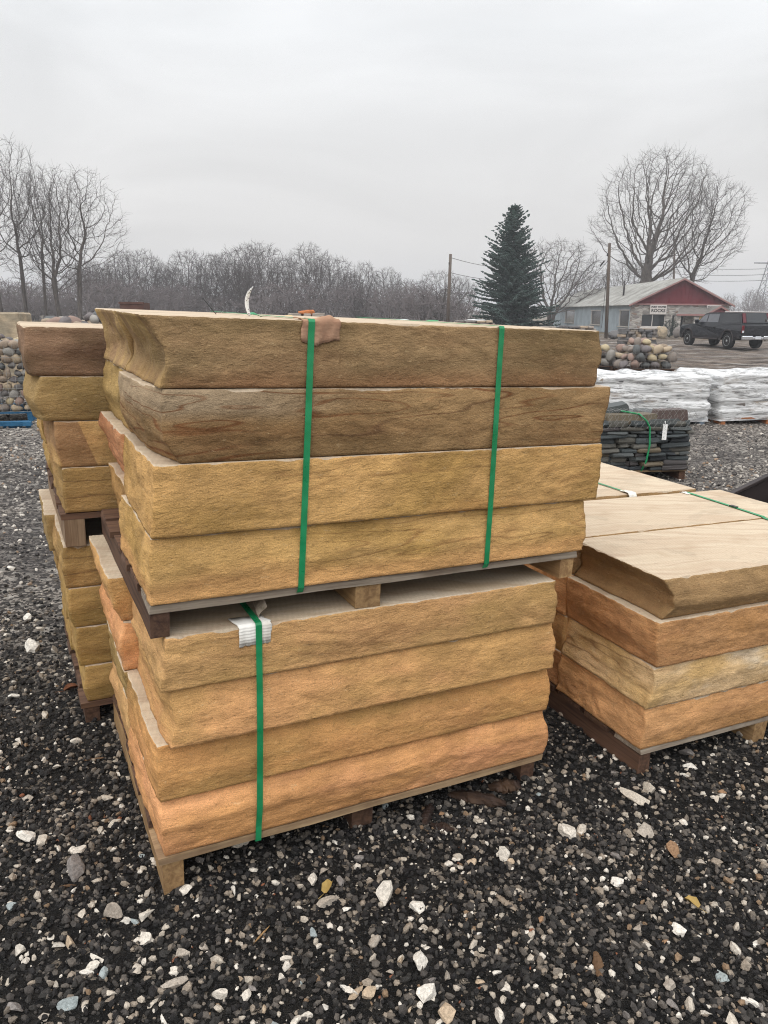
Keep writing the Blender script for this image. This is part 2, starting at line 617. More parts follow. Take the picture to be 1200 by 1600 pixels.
M['tag'] = t.out(c)

# ground: asphalt millings near, pale gravel further out, wet mud beyond
t = NT('yard_ground', 0.9, 0.3)
P = t.pos()
sx = t.sep(P)
dist = t.math('SQRT', t.math('ADD', t.math('POWER', sx[0], 2.0), t.math('POWER', sx[1], 2.0)))
big = t.noise(P, 0.8, 4, 0.6)
wob = t.math('ADD', dist, t.math('MULTIPLY', t.math('SUBTRACT', big, 0.5), 2.6))
pale = t.ramp(wob, 2.4, 4.6)
mud = t.ramp(wob, 13.0, 18.0)
cell = t.sep(t.voro(P, 62.0))[0]
cell2 = t.sep(t.voro(P, 24.0))[1]
dk = t.mix(t.ramp(cell, 0.0, 1.0), lin(14, 13, 13), lin(44, 41, 38))
dk = t.mix(t.ramp(cell, 0.95, 0.97), dk, lin(128, 118, 106))
gv = t.mix(t.ramp(cell, 0.0, 1.0), lin(72, 68, 66), lin(146, 138, 130))
gv = t.mix(t.ramp(cell, 0.62, 0.75), gv, lin(196, 186, 176))
gv = t.mix(t.ramp(cell2, 0.86, 0.90), gv, lin(214, 206, 196))
gv = t.mix(t.ramp(t.noise(P, 0.55, 4, 0.6), 0.48, 0.62, 0, 0.65), gv, lin(74, 70, 70))
c = t.mix(pale, dk, gv)
mp = t.mapping(P, scale=(0.6, 1.3, 1.0), rot=(0, 0, 0.25))
md = t.noise(mp, 2.2, 8, 0.75)
mc = t.mix(t.ramp(md, 0.40, 0.60), lin(62, 53, 47), lin(146, 131, 118))
mc = t.mix(t.ramp(t.noise(t.mapping(P, loc=(3, 4, 0), scale=(0.22, 1.1, 1.0)), 1.4, 5, 0.7), 0.56, 0.66), mc, lin(196, 190, 184))
mc = t.scale(mc, t.ramp(t.noise(P, 9.0, 4, 0.7), 0.2, 0.8, 0.75, 1.25))
c = t.mix(mud, c, mc)
grass = t.ramp(dist, 55.0, 75.0)
c = t.mix(grass, c, t.mix(t.ramp(t.noise(P, 0.25, 4), 0.4, 0.6), lin(96, 88, 74), lin(118, 104, 84)))
hgt = t.math('ADD', t.voro(P, 62.0, out='Distance'), t.math('MULTIPLY', t.noise(P, 30, 4), 0.8))
nm = t.bump(hgt, 1.0, 0.012)
nm = t.bump(md, 1.0, 0.35, nm)
wet = t.math('MULTIPLY', mud, t.ramp(t.noise(t.mapping(P, loc=(9, 1, 0), scale=(0.3, 1.3, 1)), 1.1, 4, 0.6), 0.5, 0.62))
M['ground'] = t.out(c, nm, t.ramp(wet, 0, 1, 0.92, 0.30))


def chip_mat(name, stops, rough=0.85, attr=True):
    t = NT(name, rough, 0.35)
    if attr:
        a = t.node('ShaderNodeAttribute', attribute_name='tone')
        r = t.sep(a.outputs['Color'])[0]
    else:
        r = t.rnd()
    cr = t.node('ShaderNodeValToRGB')
    cr.color_ramp.interpolation = 'CONSTANT'
    while len(cr.color_ramp.elements) < len(stops):
        cr.color_ramp.elements.new(0.5)
    for e, (p, col) in zip(cr.color_ramp.elements, stops):
        e.position = p
        e.color = col
    t.put(cr.inputs[0], r)
    c = t.scale(cr.outputs[0], t.ramp(t.noise(t.pos(), 140.0, 3, 0.7), 0.25, 0.75, 0.72, 1.28))
    pits = t.ramp(t.noise(t.pos(), 330.0, 2, 0.6), 0.30, 0.42, 0.55, 1.0)
    c = t.scale(c, pits)
    return t.out(c, t.bump(t.noise(t.pos(), 220.0, 3, 0.7), 0.8, 0.003))


M['chips'] = chip_mat('asphalt_millings', [
    (0.0, lin(24, 23, 23)), (0.20, lin(36, 34, 34)), (0.38, lin(50, 48, 46)), (0.54, lin(68, 64, 61)), (0.67, lin(92, 86, 80)),
    (0.79, lin(112, 103, 93)), (0.855, lin(146, 134, 120)), (0.905, lin(130, 108, 86)), (0.925, lin(178, 168, 154)), (0.96, lin(212, 204, 192)), (0.9955, lin(128, 82, 60))])
M['pale'] = chip_mat('limestone', [
    (0.0, lin(206, 198, 186)), (0.25, lin(190, 180, 166)), (0.45, lin(216, 210, 200)), (0.62, lin(166, 156, 144)), (0.74, lin(184, 164, 140)),
    (0.84, lin(128, 122, 118)), (0.91, lin(150, 158, 158)), (0.96, lin(150, 118, 90))], 0.9, False)
M['gravel'] = chip_mat('grey_gravel', [
    (0.0, lin(70, 67, 66)), (0.2, lin(104, 99, 96)), (0.42, lin(140, 134, 128)), (0.62, lin(172, 166, 158)), (0.80, lin(198, 190, 180)), (0.92, lin(150, 128, 108))])
M['cobble'] = chip_mat('field_cobble', [
    (0.0, lin(104, 100, 98)), (0.15, lin(134, 124, 116)), (0.30, lin(150, 134, 118)), (0.44, lin(112, 106, 106)), (0.58, lin(92, 94, 94)),
    (0.70, lin(168, 152, 130)), (0.80, lin(146, 124, 114)), (0.88, lin(150, 146, 140)), (0.95, lin(182, 168, 138))], 0.85, False)
M['slate'] = chip_mat('dark_slate', [
    (0.0, lin(62, 68, 70)), (0.25, lin(76, 80, 80)), (0.5, lin(52, 56, 60)), (0.68, lin(88, 86, 80)), (0.84, lin(104, 94, 78)), (0.94, lin(70, 66, 66))], 0.6, False)
M['flag'] = chip_mat('grey_flagstone', [
    (0.0, lin(120, 114, 110)), (0.3, lin(150, 140, 130)), (0.55, lin(100, 98, 98)), (0.75, lin(168, 150, 130)), (0.9, lin(88, 88, 90))], 0.7, False)
t = NT('bark', 0.95, 0.1)
c = t.mix(t.ramp(t.noise(t.mapping(t.obj(), scale=(3, 3, 0.8)), 3.0, 4), 0.3, 0.7), lin(74, 69, 66), lin(104, 97, 92))
M['bark'] = t.out(t.scale(c, t.ramp(t.rnd(), 0, 1, 0.85, 1.12, False)))
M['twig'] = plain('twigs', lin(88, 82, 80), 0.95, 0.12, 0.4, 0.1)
M['twig_far'] = plain('far_hazed_twigs', lin(120, 113, 113), 0.95, 0.15, 0.1, 0.1)  # lighter than the nearer twigs: distance haze put into the colour

# ------------------------------------------------------------------ ground
YN = YARD.to_3x3() @ Vector((0, 0, 1))
YO = YARD @ Vector((0, 0, 0))


def gz(x, y):
    """ground height: the yard plane near, level with a gentle fall further out"""
    x, y = np.asarray(x, float), np.asarray(y, float)
    d = np.sqrt(x * x + y * y)
    plane = YO.z - (YN.x * (x - YO.x) + YN.y * (y - YO.y)) / YN.z
    wn_ = 1 - smooth(5.0, 15.0, d)
    far = -0.34 * smooth(15, 42, d) * smooth(-10, 12, x)
    bump_ = 0.012 * fbm(x * 1.3, y * 1.3, 0, 3, 3) * (0.3 + smooth(2, 8, d)) + 0.12 * fbm(x * .35, y * .5, 1.0, 4, 5) * smooth(8, 20, d) * (1 - smooth(70, 120, d))
    return plane * wn_ + far + bump_


def axis_pts(lo, hi, fine_lo, fine_hi, step, grow):
    pts = list(np.arange(fine_lo, fine_hi, step))
    s, p = step, fine_hi
    while p < hi:
        pts.append(p)
        s *= grow
        p += s
    pts.append(hi)
    s, p = step, fine_lo
    while p > lo:
        s *= grow
        p -= s
        pts.append(max(p, lo))
    return np.array(sorted(set(round(q, 4) for q in pts)))


gx = axis_pts(-900, 900, -3, 4, 0.06, 1.09)
gy = axis_pts(-60, 1400, 0.2, 5, 0.06, 1.07)
GX, GY = np.meshgrid(gx, gy)
V = np.stack([GX, GY, gz(GX, GY)], -1).reshape(-1, 3)
nx, ny = len(gx), len(gy)
ii, jj = np.meshgrid(np.arange(nx - 1), np.arange(ny - 1))
b0 = (jj * nx + ii).ravel()
ground = link('ground', np_mesh('ground', V, np.stack([b0, b0 + 1, b0 + nx + 1, b0 + nx], -1), M['ground'], True))
tag(ground, kind='structure')


# ------------------------------------------------------------------ sandstone slabs
def knots(k, t):
    k = sorted(k)
    xs, ys = np.array([a for a, b in k]), np.array([b for a, b in k])
    # smooth interpolation through the knots
    idx = np.clip(np.searchsorted(xs, t) - 1, 0, len(xs) - 2)
    f = (t - xs[idx]) / (xs[idx + 1] - xs[idx])
    f = 0.75 * f + 0.25 * f * f * (3 - 2 * f)
    return ys[idx] * (1 - f) + ys[idx + 1] * f


def slab_mesh(L, D, H, seed, mats, front, right, back, left, res=0.008, rough=1.0, lo=0.03, lcut=(0.0, 0.08), rcut=(0.0, 0.08), scoop=None, ragged=1.0):
    nf, ne = max(8, int(L / res)), max(6, int(D / res))
    nb, nr = max(8, int(L / lo)), max(6, int(D / (res * 1.5)))
    Mz = max(8, int(H / res))
    t = np.linspace(0, 1, Mz)
    z = t * H

    def disp(u, w):
        z_ = np.broadcast_to(z, u.shape)
        s = seed * 13.7
        r = 0.0022 * fbm(u * 2.6 + s, w * 2.6, z_ * 4, 2, seed)
        r += 0.0020 * lnoise(u * 6.5 + s + z_ * 3, w * 6.5, z_ * 11 - u * 2, seed + 5)
        r += 0.0021 * lnoise(u * 17 + s - z_ * 6, w * 17, z_ * 25 + u * 4, seed + 6)
        r += 0.0018 * lnoise(u * 38 + s, w * 38, z_ * 60 + u * 9, seed + 7)
        # long shallow conchoidal flakes with a sharp lip
        fl = vnoise(u * 3.1 + s, w * 3.1, z_ * 9 + 2 * u, seed + 33)
        r -= 0.0034 * smooth(0.30, 0.34, fl) * (1 - 0.8 * smooth(0.34, 0.75, fl))
        f2 = vnoise(u * 8.0 + s, w * 8.0, z_ * 16 + 3 * u, seed + 35)
        r -= 0.0024 * smooth(0.34, 0.38, f2) * (1 - 0.9 * smooth(0.38, 0.7, f2))
        # bedding steps
        st = vnoise(u * 1.4 + s, w * 1.4, z_ * 62 + 3 * vnoise(u * 2, w * 2, s, seed + 2), seed + 11)
        r += 0.0011 * np.sign(st) * np.sqrt(np.abs(st))
        r += 0.0013 * fbm(u * 55, w * 55 + s, z_ * 75, 2, seed + 21)
        return r * rough

    def side(k, u, w, n, q):
        att = 0.30 + 0.70 * np.minimum(1, np.minimum(t, 1 - t) / 0.16) ** 0.8     # sawn arrises stay straight
        return knots(k, t)[None, :] + disp(u, w) * att[None, :]

    qf, qr, qb, ql = np.linspace(0, 1, nf), np.linspace(0, 1, nr), np.linspace(0, 1, nb), np.linspace(0, 1, ne)
    on = np.ones((1, Mz))
    dF = side(front, qf[:, None] * L * on, 0 * qf[:, None] * on, nf, qf)
    dR = side(right, L * on * np.ones((nr, 1)), qr[:, None] * D * on, nr, qr)
    dB = side(back, qb[:, None] * L * on, D * on * np.ones((nb, 1)), nb, qb)
    dL = side(left, 0 * ql[:, None] * on, ql[:, None] * D * on, ne, ql)
    dL += 0.0050 * lnoise(ql[:, None] * D * 7 + seed + z[None, :] * 6, 0.3 * seed, z[None, :] * 17) + 0.003 * lnoise(ql[:, None] * D * 24 + seed, 0.3 * seed, z[None, :] * 22 + seed, 3)
    dL -= (lcut[0] * np.exp(-(ql * D / lcut[1]) ** 2))[:, None]
    dR -= (rcut[0] * np.exp(-(qr * D / rcut[1]) ** 2))[:, None]
    if scoop:      # hollow flake in the left end: (centre w, width, depth)
        for cw, wd, dp in scoop:
            dL -= dp * np.exp(-((ql * D - cw) / wd) ** 2)[:, None] * np.sin(np.pi * np.clip(t, 0, 1))[None, :]

    def lerp(a, b, q):
        return a[None, :] * (1 - q[:, None]) + b[None, :] * q[:, None]
    uLf, uRf, uLb, uRb = -dL[0], L + dR[0], -dL[-1], L + dR[-1]
    Fr = (lerp(uLf, uRf, qf), -dF)
    Rt = (L + dR, lerp(-dF[-1], D + dB[-1], qr))
    Bk = (lerp(uLb, uRb, qb), D + dB)
    Lf = (-dL, lerp(-dF[0], D + dB[0], ql))
    Bk = (Bk[0][::-1], Bk[1][::-1])
    Lf = (Lf[0][::-1], Lf[1][::-1])
    U = np.concatenate([Fr[0][:-1], Rt[0][:-1], Bk[0][:-1], Lf[0][:-1]])
    W = np.concatenate([Fr[1][:-1], Rt[1][:-1], Bk[1][:-1], Lf[1][:-1]])
    N = len(U)
    Z = np.broadcast_to(z, U.shape).copy()
    # ragged arrises: chips out of the top and bottom edge
    e = np.arange(N)
    ch = np.clip(vnoise(U[:, -1] * 22 + seed, W[:, -1] * 22, 0, seed + 50), 0, 1) ** 2.2 * 0.008 + np.clip(vnoise(U[:, -1] * 70, W[:, -1] * 70 + seed, 0, seed + 51), 0, 1) * 0.003
    cb = np.clip(vnoise(U[:, 0] * 18 + seed, W[:, 0] * 18, 0, seed + 60), 0, 1) ** 3.0 * 0.008
    Z -= (ch * ragged)[:, None] * smooth(0.86, 1.0, t)[None, :]
    Z += (cb * ragged)[:, None] * (1 - smooth(0.0, 0.14, t))[None, :]
    Z[:, -1] -= 0.0012
    Z[:, 0] += 0.0012
    ring = np.stack([U, W, Z], -1)
    n1, n2, n3 = nf - 1, nf - 1 + nr - 1, nf - 1 + nr - 1 + nb - 1
    ins = 0.0035
    sgn = np.zeros((N, 2))
    sgn[0:n1 + 1, 1] = ins
    sgn[n1:n2 + 1, 0] = -ins
    sgn[n2:n3 + 1, 1] = -ins
    sgn[n3:, 0] = ins
    sgn[0, 0] = ins
    top = ring[:, -1].copy()
    top[:, :2] += sgn
    top[:, 2] = H
    bot = ring[:, 0].copy()
    bot[:, :2] += sgn
    bot[:, 2] = 0
    V = np.concatenate([bot[:, None], ring, top[:, None]], 1)       # N, Mz+2, 3
    K = Mz + 2
    V = V.reshape(-1, 3)
    i = np.arange(N)
    i2 = (i + 1) % N
    fs = []
    for k in range(K - 1):
        fs.append(np.stack([i * K + k, i2 * K + k, i2 * K + k + 1, i * K + k + 1], -1))
    F = np.concatenate(fs)
    nq = len(F)
    me = bpy.data.meshes.new('sandstone_slab')
    me.vertices.add(len(V))
    me.vertices.foreach_set('co', V.astype(np.float32).ravel())
    loops = np.concatenate([F.ravel(), i * K + K - 1, (i * K)[::-1]]).astype(np.int32)
    me.loops.add(len(loops))
    me.loops.foreach_set('vertex_index', loops)
    me.polygons.add(nq + 2)
    st = np.concatenate([np.arange(0, nq * 4, 4), [nq * 4, nq * 4 + N]]).astype(np.int32)
    me.polygons.foreach_set('loop_start', st)
    sm = np.ones(nq + 2, bool)
    sm[-2:] = False
    sm[:N] = False
    sm[nq - N:nq] = False
    me.polygons.foreach_set('use_smooth', sm)
    for m in mats:
        me.materials.append(m)
    mi = np.zeros(nq + 2, np.int32)
    mi[-2:] = 1
    mi[nq - N:nq] = 1
    me.polygons.foreach_set('material_index', mi)
    me.update(calc_edges=True)
    front_prof = (Fr[0], Fr[1], z)
    return me, front_prof


class Stack:
    """a frame (u along the front, w to the back, z up) standing on the yard"""
    def __init__(self, x, y, yaw):
        self.x, self.y, self.yaw = x, y, R_(yaw)
        self.m = YARD @ TM(x, y, 0, self.yaw)
        self.faces = []

    def at(self, u, w, z, rz=0.0):
        return self.m @ TM(u, w, z, rz)


SLABS = []


def slab(S, label, u0, u1, w0, w1, z0, z1, mat, seed, sawnm=None, front=None, left=None, right=None, res=0.012, rz=0.0, keep=False, **kw):
    r2 = random.Random(seed)
    j = lambda a: r2.uniform(-a, a)
    front = front or [(0, j(.006)), (.5, .008 + j(.006)), (1, j(.008))]
    left = left or [(0, j(.01)), (.5, .005 + j(.008)), (1, j(.01))]
    right = right or [(0, j(.01)), (.5, .01 + j(.012)), (1, j(.01))]
    gap = 0.0016
    me, fp = slab_mesh(u1 - u0, w1 - w0, z1 - z0 - gap, seed, [mat, sawnm or M['sawn']], front, right, [(0, 0), (1, 0)], left, res=res, **kw)
    o = link('sandstone_slab', me, None, S.at(u0, w0, z0 + gap / 2, rz))
    tag(o, label, 'stone slab', S.group, 'thing')
    if keep:
        S.faces.append((fp[0] + u0, fp[1] + w0, fp[2] + z0))
    SLABS.append(o)
    return o


def taut(S, u, ztop, zbot, extra=()):
    """points (w,z) of a strap pulled tight over the front faces at u, from top to bottom"""
    pts = []
    for U, W, z in S.faces:
        for k in range(0, len(z)):
            w = np.interp(u, U[:, k], W[:, k])
            if zbot <= z[k] <= ztop:
                pts.append((z[k], w - 0.002))
    pts += list(extra)
    pts.sort()
    hull = []
    for p in pts:      # hull on the small-w side
        while len(hull) >= 2 and (hull[-1][0] - hull[-2][0]) * (p[1] - hull[-2][1]) - (hull[-1][1] - hull[-2][1]) * (p[0] - hull[-2][0]) <= 0:
            hull.pop()
        hull.append(p)
    return [(w, z) for z, w in reversed(hull)]


def strap(S, label, pts, wd=0.016, group=None):
    """flat band through points (u,w,z); bent round edges, with thickness"""
    P = [Vector(p) for p in pts]
    vs, fs = [], []
    th = 0.0012
    for i, p in enumerate(P):
        d = (P[min(i + 1, len(P) - 1)] - P[max(i - 1, 0)]).normalized()
        side = Vector((1, 0, 0))
        side = (side - d * side.dot(d)).normalized()
        n = d.cross(side).normalized()
        for sgn in ((-1, 0), (1, 0), (1, 1), (-1, 1)):
            vs.append(p + side * (sgn[0] * wd / 2) + n * (sgn[1] * th))
    for i in range(len(P) - 1):
        for k in range(4):
            fs.append((i * 4 + k, i * 4 + (k + 1) % 4, i * 4 + 4 + (k + 1) % 4, i * 4 + 4 + k))
    fs += [(0, 1, 2, 3), tuple(len(vs) - 4 + k for k in (3, 2, 1, 0))]
    mb = MB().add(vs, fs)
    o = mb.build('plastic_strap', M['strap'], None, S.m)
    return tag(o, label, 'strap', group or 'green plastic straps')


def jitter_box(mb, c, s, seed, rot=None, mat=0, amt=0.004, seg=6):
    """a sawn timber: box with a few cuts along it and slightly uneven edges"""
    r2 = random.Random(seed)
    ax = max(range(3), key=lambda i: s[i])
    o = [i for i in range(3) if i != ax]
    vs, fs = [], []
    for k in range(seg + 1):
        f = k / seg - 0.5
        for a, b in ((-1, -1), (1, -1), (1, 1), (-1, 1)):
            p = [0, 0, 0]
            p[ax] = f * s[ax] + (r2.uniform(-amt, amt) if k in (0, seg) else 0)
            p[o[0]] = a * s[o[0]] / 2 + r2.uniform(-amt, amt) * .4
            p[o[1]] = b * s[o[1]] / 2 + r2.uniform(-amt, amt) * .4
            vs.append(Vector(p))
    for k in range(seg):
        for q in range(4):
            fs.append((k * 4 + q, k * 4 + (q + 1) % 4, k * 4 + 4 + (q + 1) % 4, k * 4 + 4 + q))
    fs += [(3, 2, 1, 0), tuple(seg * 4 + q for q in range(4))]
    if rot is not None:
        vs = [rot @ v for v in vs]
    mb.add([v + Vector(c) for v in vs], fs, mat)
    return mb


def timber(name, root, c, s, mat, seed):
    mb = jitter_box(MB(), (0, 0, 0), s, seed)
    return link(name, mb.mesh(name, mat), root, Matrix.Translation(c))


def pallet(S, label, u0, u1, w0, w1, z0, zs, zd, posts, seed, front_mat, side_mat, nb=6, group='wooden pallets', other=None, rec=0.0):
    """skid: stringers running to the back, deck boards across them"""
    cu, cw = (u0 + u1) / 2, (w0 + w1) / 2
    root = empty('wooden_pallet', S.at(cu, cw, z0))
    tag(root, label, 'pallet', group)
    for k, (a, b) in enumerate(posts):
        rc_ = 0 if k == 0 else rec
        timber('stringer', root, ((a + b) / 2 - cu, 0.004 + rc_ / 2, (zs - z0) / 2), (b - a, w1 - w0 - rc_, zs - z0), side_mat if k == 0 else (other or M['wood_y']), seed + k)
    bw = (w1 - w0) / (nb * 1.22)
    for k in range(nb):
        wc = w0 + bw / 2 + k * ((w1 - w0 - bw) / (nb - 1))
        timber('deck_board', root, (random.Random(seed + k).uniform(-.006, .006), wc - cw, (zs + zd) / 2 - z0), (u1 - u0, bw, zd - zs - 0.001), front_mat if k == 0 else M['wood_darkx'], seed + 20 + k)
    return root


def C(*a):
    return lin(*a)


# ---- main double stack
A_ = Stack(-0.5093, 1.6312, 27.243)
A_.group = 'sandstone slabs of the double stack in front'
pallet(A_, 'pale wooden pallet on the gravel under the big front stack', -0.022, 1.197, 0.0, 0.92, -0.012, 0.0885, 0.1095,
       [(-0.016, 0.036), (0.533, 0.600), (1.140, 1.196)], 100, M['wood'], M['wood_y'], other=M['wood_dark'], rec=.035)
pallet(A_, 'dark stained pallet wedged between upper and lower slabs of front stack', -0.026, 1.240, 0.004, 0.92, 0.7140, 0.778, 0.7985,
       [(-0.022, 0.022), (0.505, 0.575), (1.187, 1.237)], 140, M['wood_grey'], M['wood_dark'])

ss = sandstone
U1 = ss('stone_u1', C(152, 129, 95), C(128, 107, 77), C(142, 104, 78), 1.0, .35, .3, .15, endstreak=C(104, 76, 78), low=(.0, .05, .5, C(148, 106, 74)))
U2 = ss('stone_u2', C(156, 130, 92), C(138, 111, 78), C(140, 102, 68), 2.3, .4, .4, .6, white=(0.085, 0.05, 0.60, 0.10, C(160, 140, 114)), lines=.85)
U3 = ss('stone_u3', C(196, 160, 104), C(176, 140, 86), C(182, 126, 80), 3.1, .35, .4, .35, tilt=0.05, lines=.3)
U4 = ss('stone_u4', C(196, 162, 106), C(180, 144, 88), C(202, 150, 98), 4.7, .3, .5, .12, lines=.4, low=(.02, .07, .7, C(212, 162, 108)))
L1 = ss('stone_l1', C(200, 162, 112), C(182, 146, 96), C(196, 146, 104), 5.2, .4, .6, .12, lines=.25)
L2 = ss('stone_l2', C(206, 160, 110), C(194, 152, 100), C(212, 154, 110), 6.4, .5, .6, .12, lines=.18)
L3 = ss('stone_l3', C(196, 150, 96), C(182, 142, 90), C(204, 148, 102), 7.9, .4, .6, .12, lines=.18)
L4 = ss('stone_l4', C(214, 162, 114), C(200, 148, 98), C(214, 152, 112), 8.3, .5, .65, .12, lines=.25)
hi = dict(res=0.0075, keep=True)
slab(A_, 'brown topmost slab of the front stack, held by two green straps', 0.0, 1.225, 0.0, 0.452, 1.297, 1.4536, U1, 11,
     front=[(0, .0), (.5, .003), (1, -.001)], left=[(0, -.014), (.3, -.034), (.55, -.028), (.85, -.002), (1, .014)], right=[(0, .012), (.5, .026), (1, .008)],
     lcut=(-0.004, .03), scoop=[(0.07, .05, .006)], rough=.75, ragged=.6, **hi)
slab(A_, 'dark brown slab with grey band and black veins, second from the top', 0.0, 1.275, 0.002, 0.452, 1.129, 1.297, U2, 12,
     front=[(0, -.004), (.35, .004), (.8, .004), (1, 0)], left=[(0, -.022), (.35, .008), (.8, .012), (1, .006)], right=[(0, .016), (.35, .010), (.7, .018), (1, .022)], lcut=(.030, .12), rough=.8, **hi)
slab(A_, 'golden slab third from the top of the front stack', 0.0, 1.285, 0.0, 0.452, .959, 1.129, U3, 13,
     front=[(0, .003), (.55, .002), (1, -.003)], left=[(0, .012), (.5, .009), (1, .004)], right=[(0, .002), (.5, .006), (1, .006)], lcut=(0, .05), rough=.8, **hi)
slab(A_, 'golden slab lying on the upper pallet of the front stack', 0.0, 1.25, 0.0, 0.452, .799, .959, U4, 14,
     front=[(0, .004), (.5, .005), (1, -.008)], left=[(0, .022), (.5, .022), (1, .014)], right=[(0, .01), (.5, .012), (1, .0)], lcut=(0, .05), rough=.85, **hi)
slab(A_, 'tan slab directly under the upper pallet, white card on its edge', 0.0, 1.172, 0.0, 0.452, .5728, .7132, L1, 15, M['sawn_grey'],
     front=[(0, .002), (.5, .006), (1, -.002)], left=[(0, .004), (.5, -.002), (1, -.012)], right=[(0, .008), (.5, .01), (1, -.002)], rough=.7, **hi)
slab(A_, 'orange tan slab overhanging in the middle of the lower front stack', 0.0, 1.178, 0.0, 0.452, .4226, .5728, L2, 16,
     front=[(0, .013), (.5, .008), (1, -.008)], left=[(0, -.002), (.35, -.012), (.7, -.004), (1, -.008)], right=[(0, .008), (.5, .014), (1, .002)], lcut=(.012, .05), rough=.8, **hi)
slab(A_, 'ochre slab second from the bottom of the lower front stack', 0.0, 1.182, 0.004, 0.452, .2709, .4226, L3, 17,
     front=[(0, .004), (.45, .006), (1, -.014)], left=[(0, .026), (.5, .03), (1, .022)], right=[(0, .006), (.5, .012), (1, .002)], lcut=(.006, .06), rough=.85, **hi)
slab(A_, 'pinkish orange slab at the very bottom of the front stack', 0.0, 1.182, 0.002, 0.452, .1106, .2709, L4, 18,
     front=[(0, .002), (.30, .012), (.55, .018), (.62, .016), (1, -.010)], left=[(0, .02), (.5, .028), (1, .02)], right=[(0, .01), (.5, .014), (1, .0)], lcut=(.006, .06), rough=1.0, **hi)
bk = dict(res=0.010)
B1 = ss('stone_b1', C(172, 146, 104), C(146, 120, 88), C(132, 100, 84), 9.1, .6, .3, .5, endstreak=C(104, 76, 78))
B2 = ss('stone_b2', C(170, 146, 96), C(152, 126, 80), C(150, 112, 80), 10.3, .3, .4, .2)
B3 = ss('stone_b3', C(204, 150, 110), C(182, 130, 92), C(150, 100, 74), 11.7, .6, .5, .4)
B4 = ss('stone_b4', C(186, 150, 96), C(160, 124, 78), C(146, 108, 76), 12.9, .4, .5, .3)
slab(A_, 'brown slab in the back row on top of the front stack', 0.0, 1.21, 0.458, 0.91, 1.297, 1.4526, B1, 21, left=[(0, -.010), (.3, -.024), (.6, -.018), (1, .006)], scoop=[(0.22, .10, .008)], **bk)
slab(A_, 'olive back row slab second from the top of the front stack', 0.03, 1.2, 0.462, 0.91, 1.129, 1.297, B2, 22, left=[(0, .01), (.5, .03), (1, .015)], **bk)
slab(A_, 'pink orange back row slab third from the top of front stack', 0.02, 1.2, 0.458, 0.91, .959, 1.129, B3, 23, left=[(0, -.01), (.4, .01), (.8, .03), (1, .028)], **bk)
slab(A_, 'brown back row slab on the upper pallet of front stack', 0.03, 1.2, 0.46, 0.91, .799, .959, B4, 24, left=[(0, .0), (.5, .014), (1, .02)], **bk)
slab(A_, 'back row slab jutting out left just under the upper pallet', 0.0, 1.15, 0.47, 0.91, .5728, .7132, L2, 25, left=[(0, .030), (.4, .055), (.8, .066), (1, .062)], **bk)
slab(A_, 'pinkish back row slab in the lower front stack, under jutting slab', 0.0, 1.15, 0.456, 0.91, .4226, .5728, L4, 26, left=[(0, .03), (.5, .045), (1, .024)], **bk)
slab(A_, 'back row slab second from the bottom of the front stack', 0.0, 1.15, 0.456, 0.91, .2709, .4226, B2, 27, left=[(0, .015), (.5, .02), (1, .03)], **bk)
slab(A_, 'back row slab at the bottom of the front stack', 0.0, 1.15, 0.456, 0.91, .1106, .2709, L1, 28, left=[(0, .01), (.5, .02), (1, .012)], **bk)

# ---- stack behind it, showing at the left
Bk_ = Stack(A_.x, A_.y, 27.243)
Bk_.group = 'sandstone slabs of the stack at the left'
Q1 = ss('stone_q1', C(138, 114, 92), C(124, 102, 82), C(108, 82, 68), 14.2, .6, .4, .5)
Q2 = ss('stone_q2', C(160, 138, 94), C(148, 124, 82), C(140, 114, 80), 15.6, .3, .35, .1)
Q3 = ss('stone_q3', C(184, 148, 98), C(200, 164, 112), C(150, 110, 80), 16.4, .4, .4, .2, patch=(.0, .115, .3, C(120, 88, 74)))
Q4 = ss('stone_q4', C(176, 146, 96), C(160, 130, 84), C(150, 108, 74), 17.8, .4, .6, .5, lines=.5)
Q5 = ss('stone_q5', C(184, 154, 100), C(168, 138, 86), C(172, 132, 88), 18.7, .4, .5, .3)
Q6 = ss('stone_q6', C(160, 132, 82), C(176, 144, 88), C(150, 116, 76), 19.9, .4, .5, .2)
zl = [.078, .218, .366, .512, .664]
zu = [.782, .938, 1.092, 1.236, 1.390]
names = ['bottom', 'second from bottom', 'second from top', 'top']
W0 = 0.955
for k, (du, mt) in enumerate([(-.098, Q5), (-.112, Q6), (-.130, Q5), (-.142, Q4)]):
    slab(Bk_, f'yellowish slab, {names[k]} of the lower half of the left stack', du, du + 1.16, W0 + .004 * k, W0 + .45, zl[k], zl[k + 1], mt, 40 + k, M['sawn_grey'],
         left=[(0, .0), (.5, .012), (1, .004)], front=[(0, .0), (.5, .012), (1, .0)], res=0.011)
    slab(Bk_, f'slab end in back row, {names[k]} of the lower left stack', du - .01 - .02 * (k == 3), du + 1.1, W0 + .458, W0 + .905, zl[k], zl[k + 1], (Q6, Q5, Q4, Q2)[k], 60 + k, res=0.014)
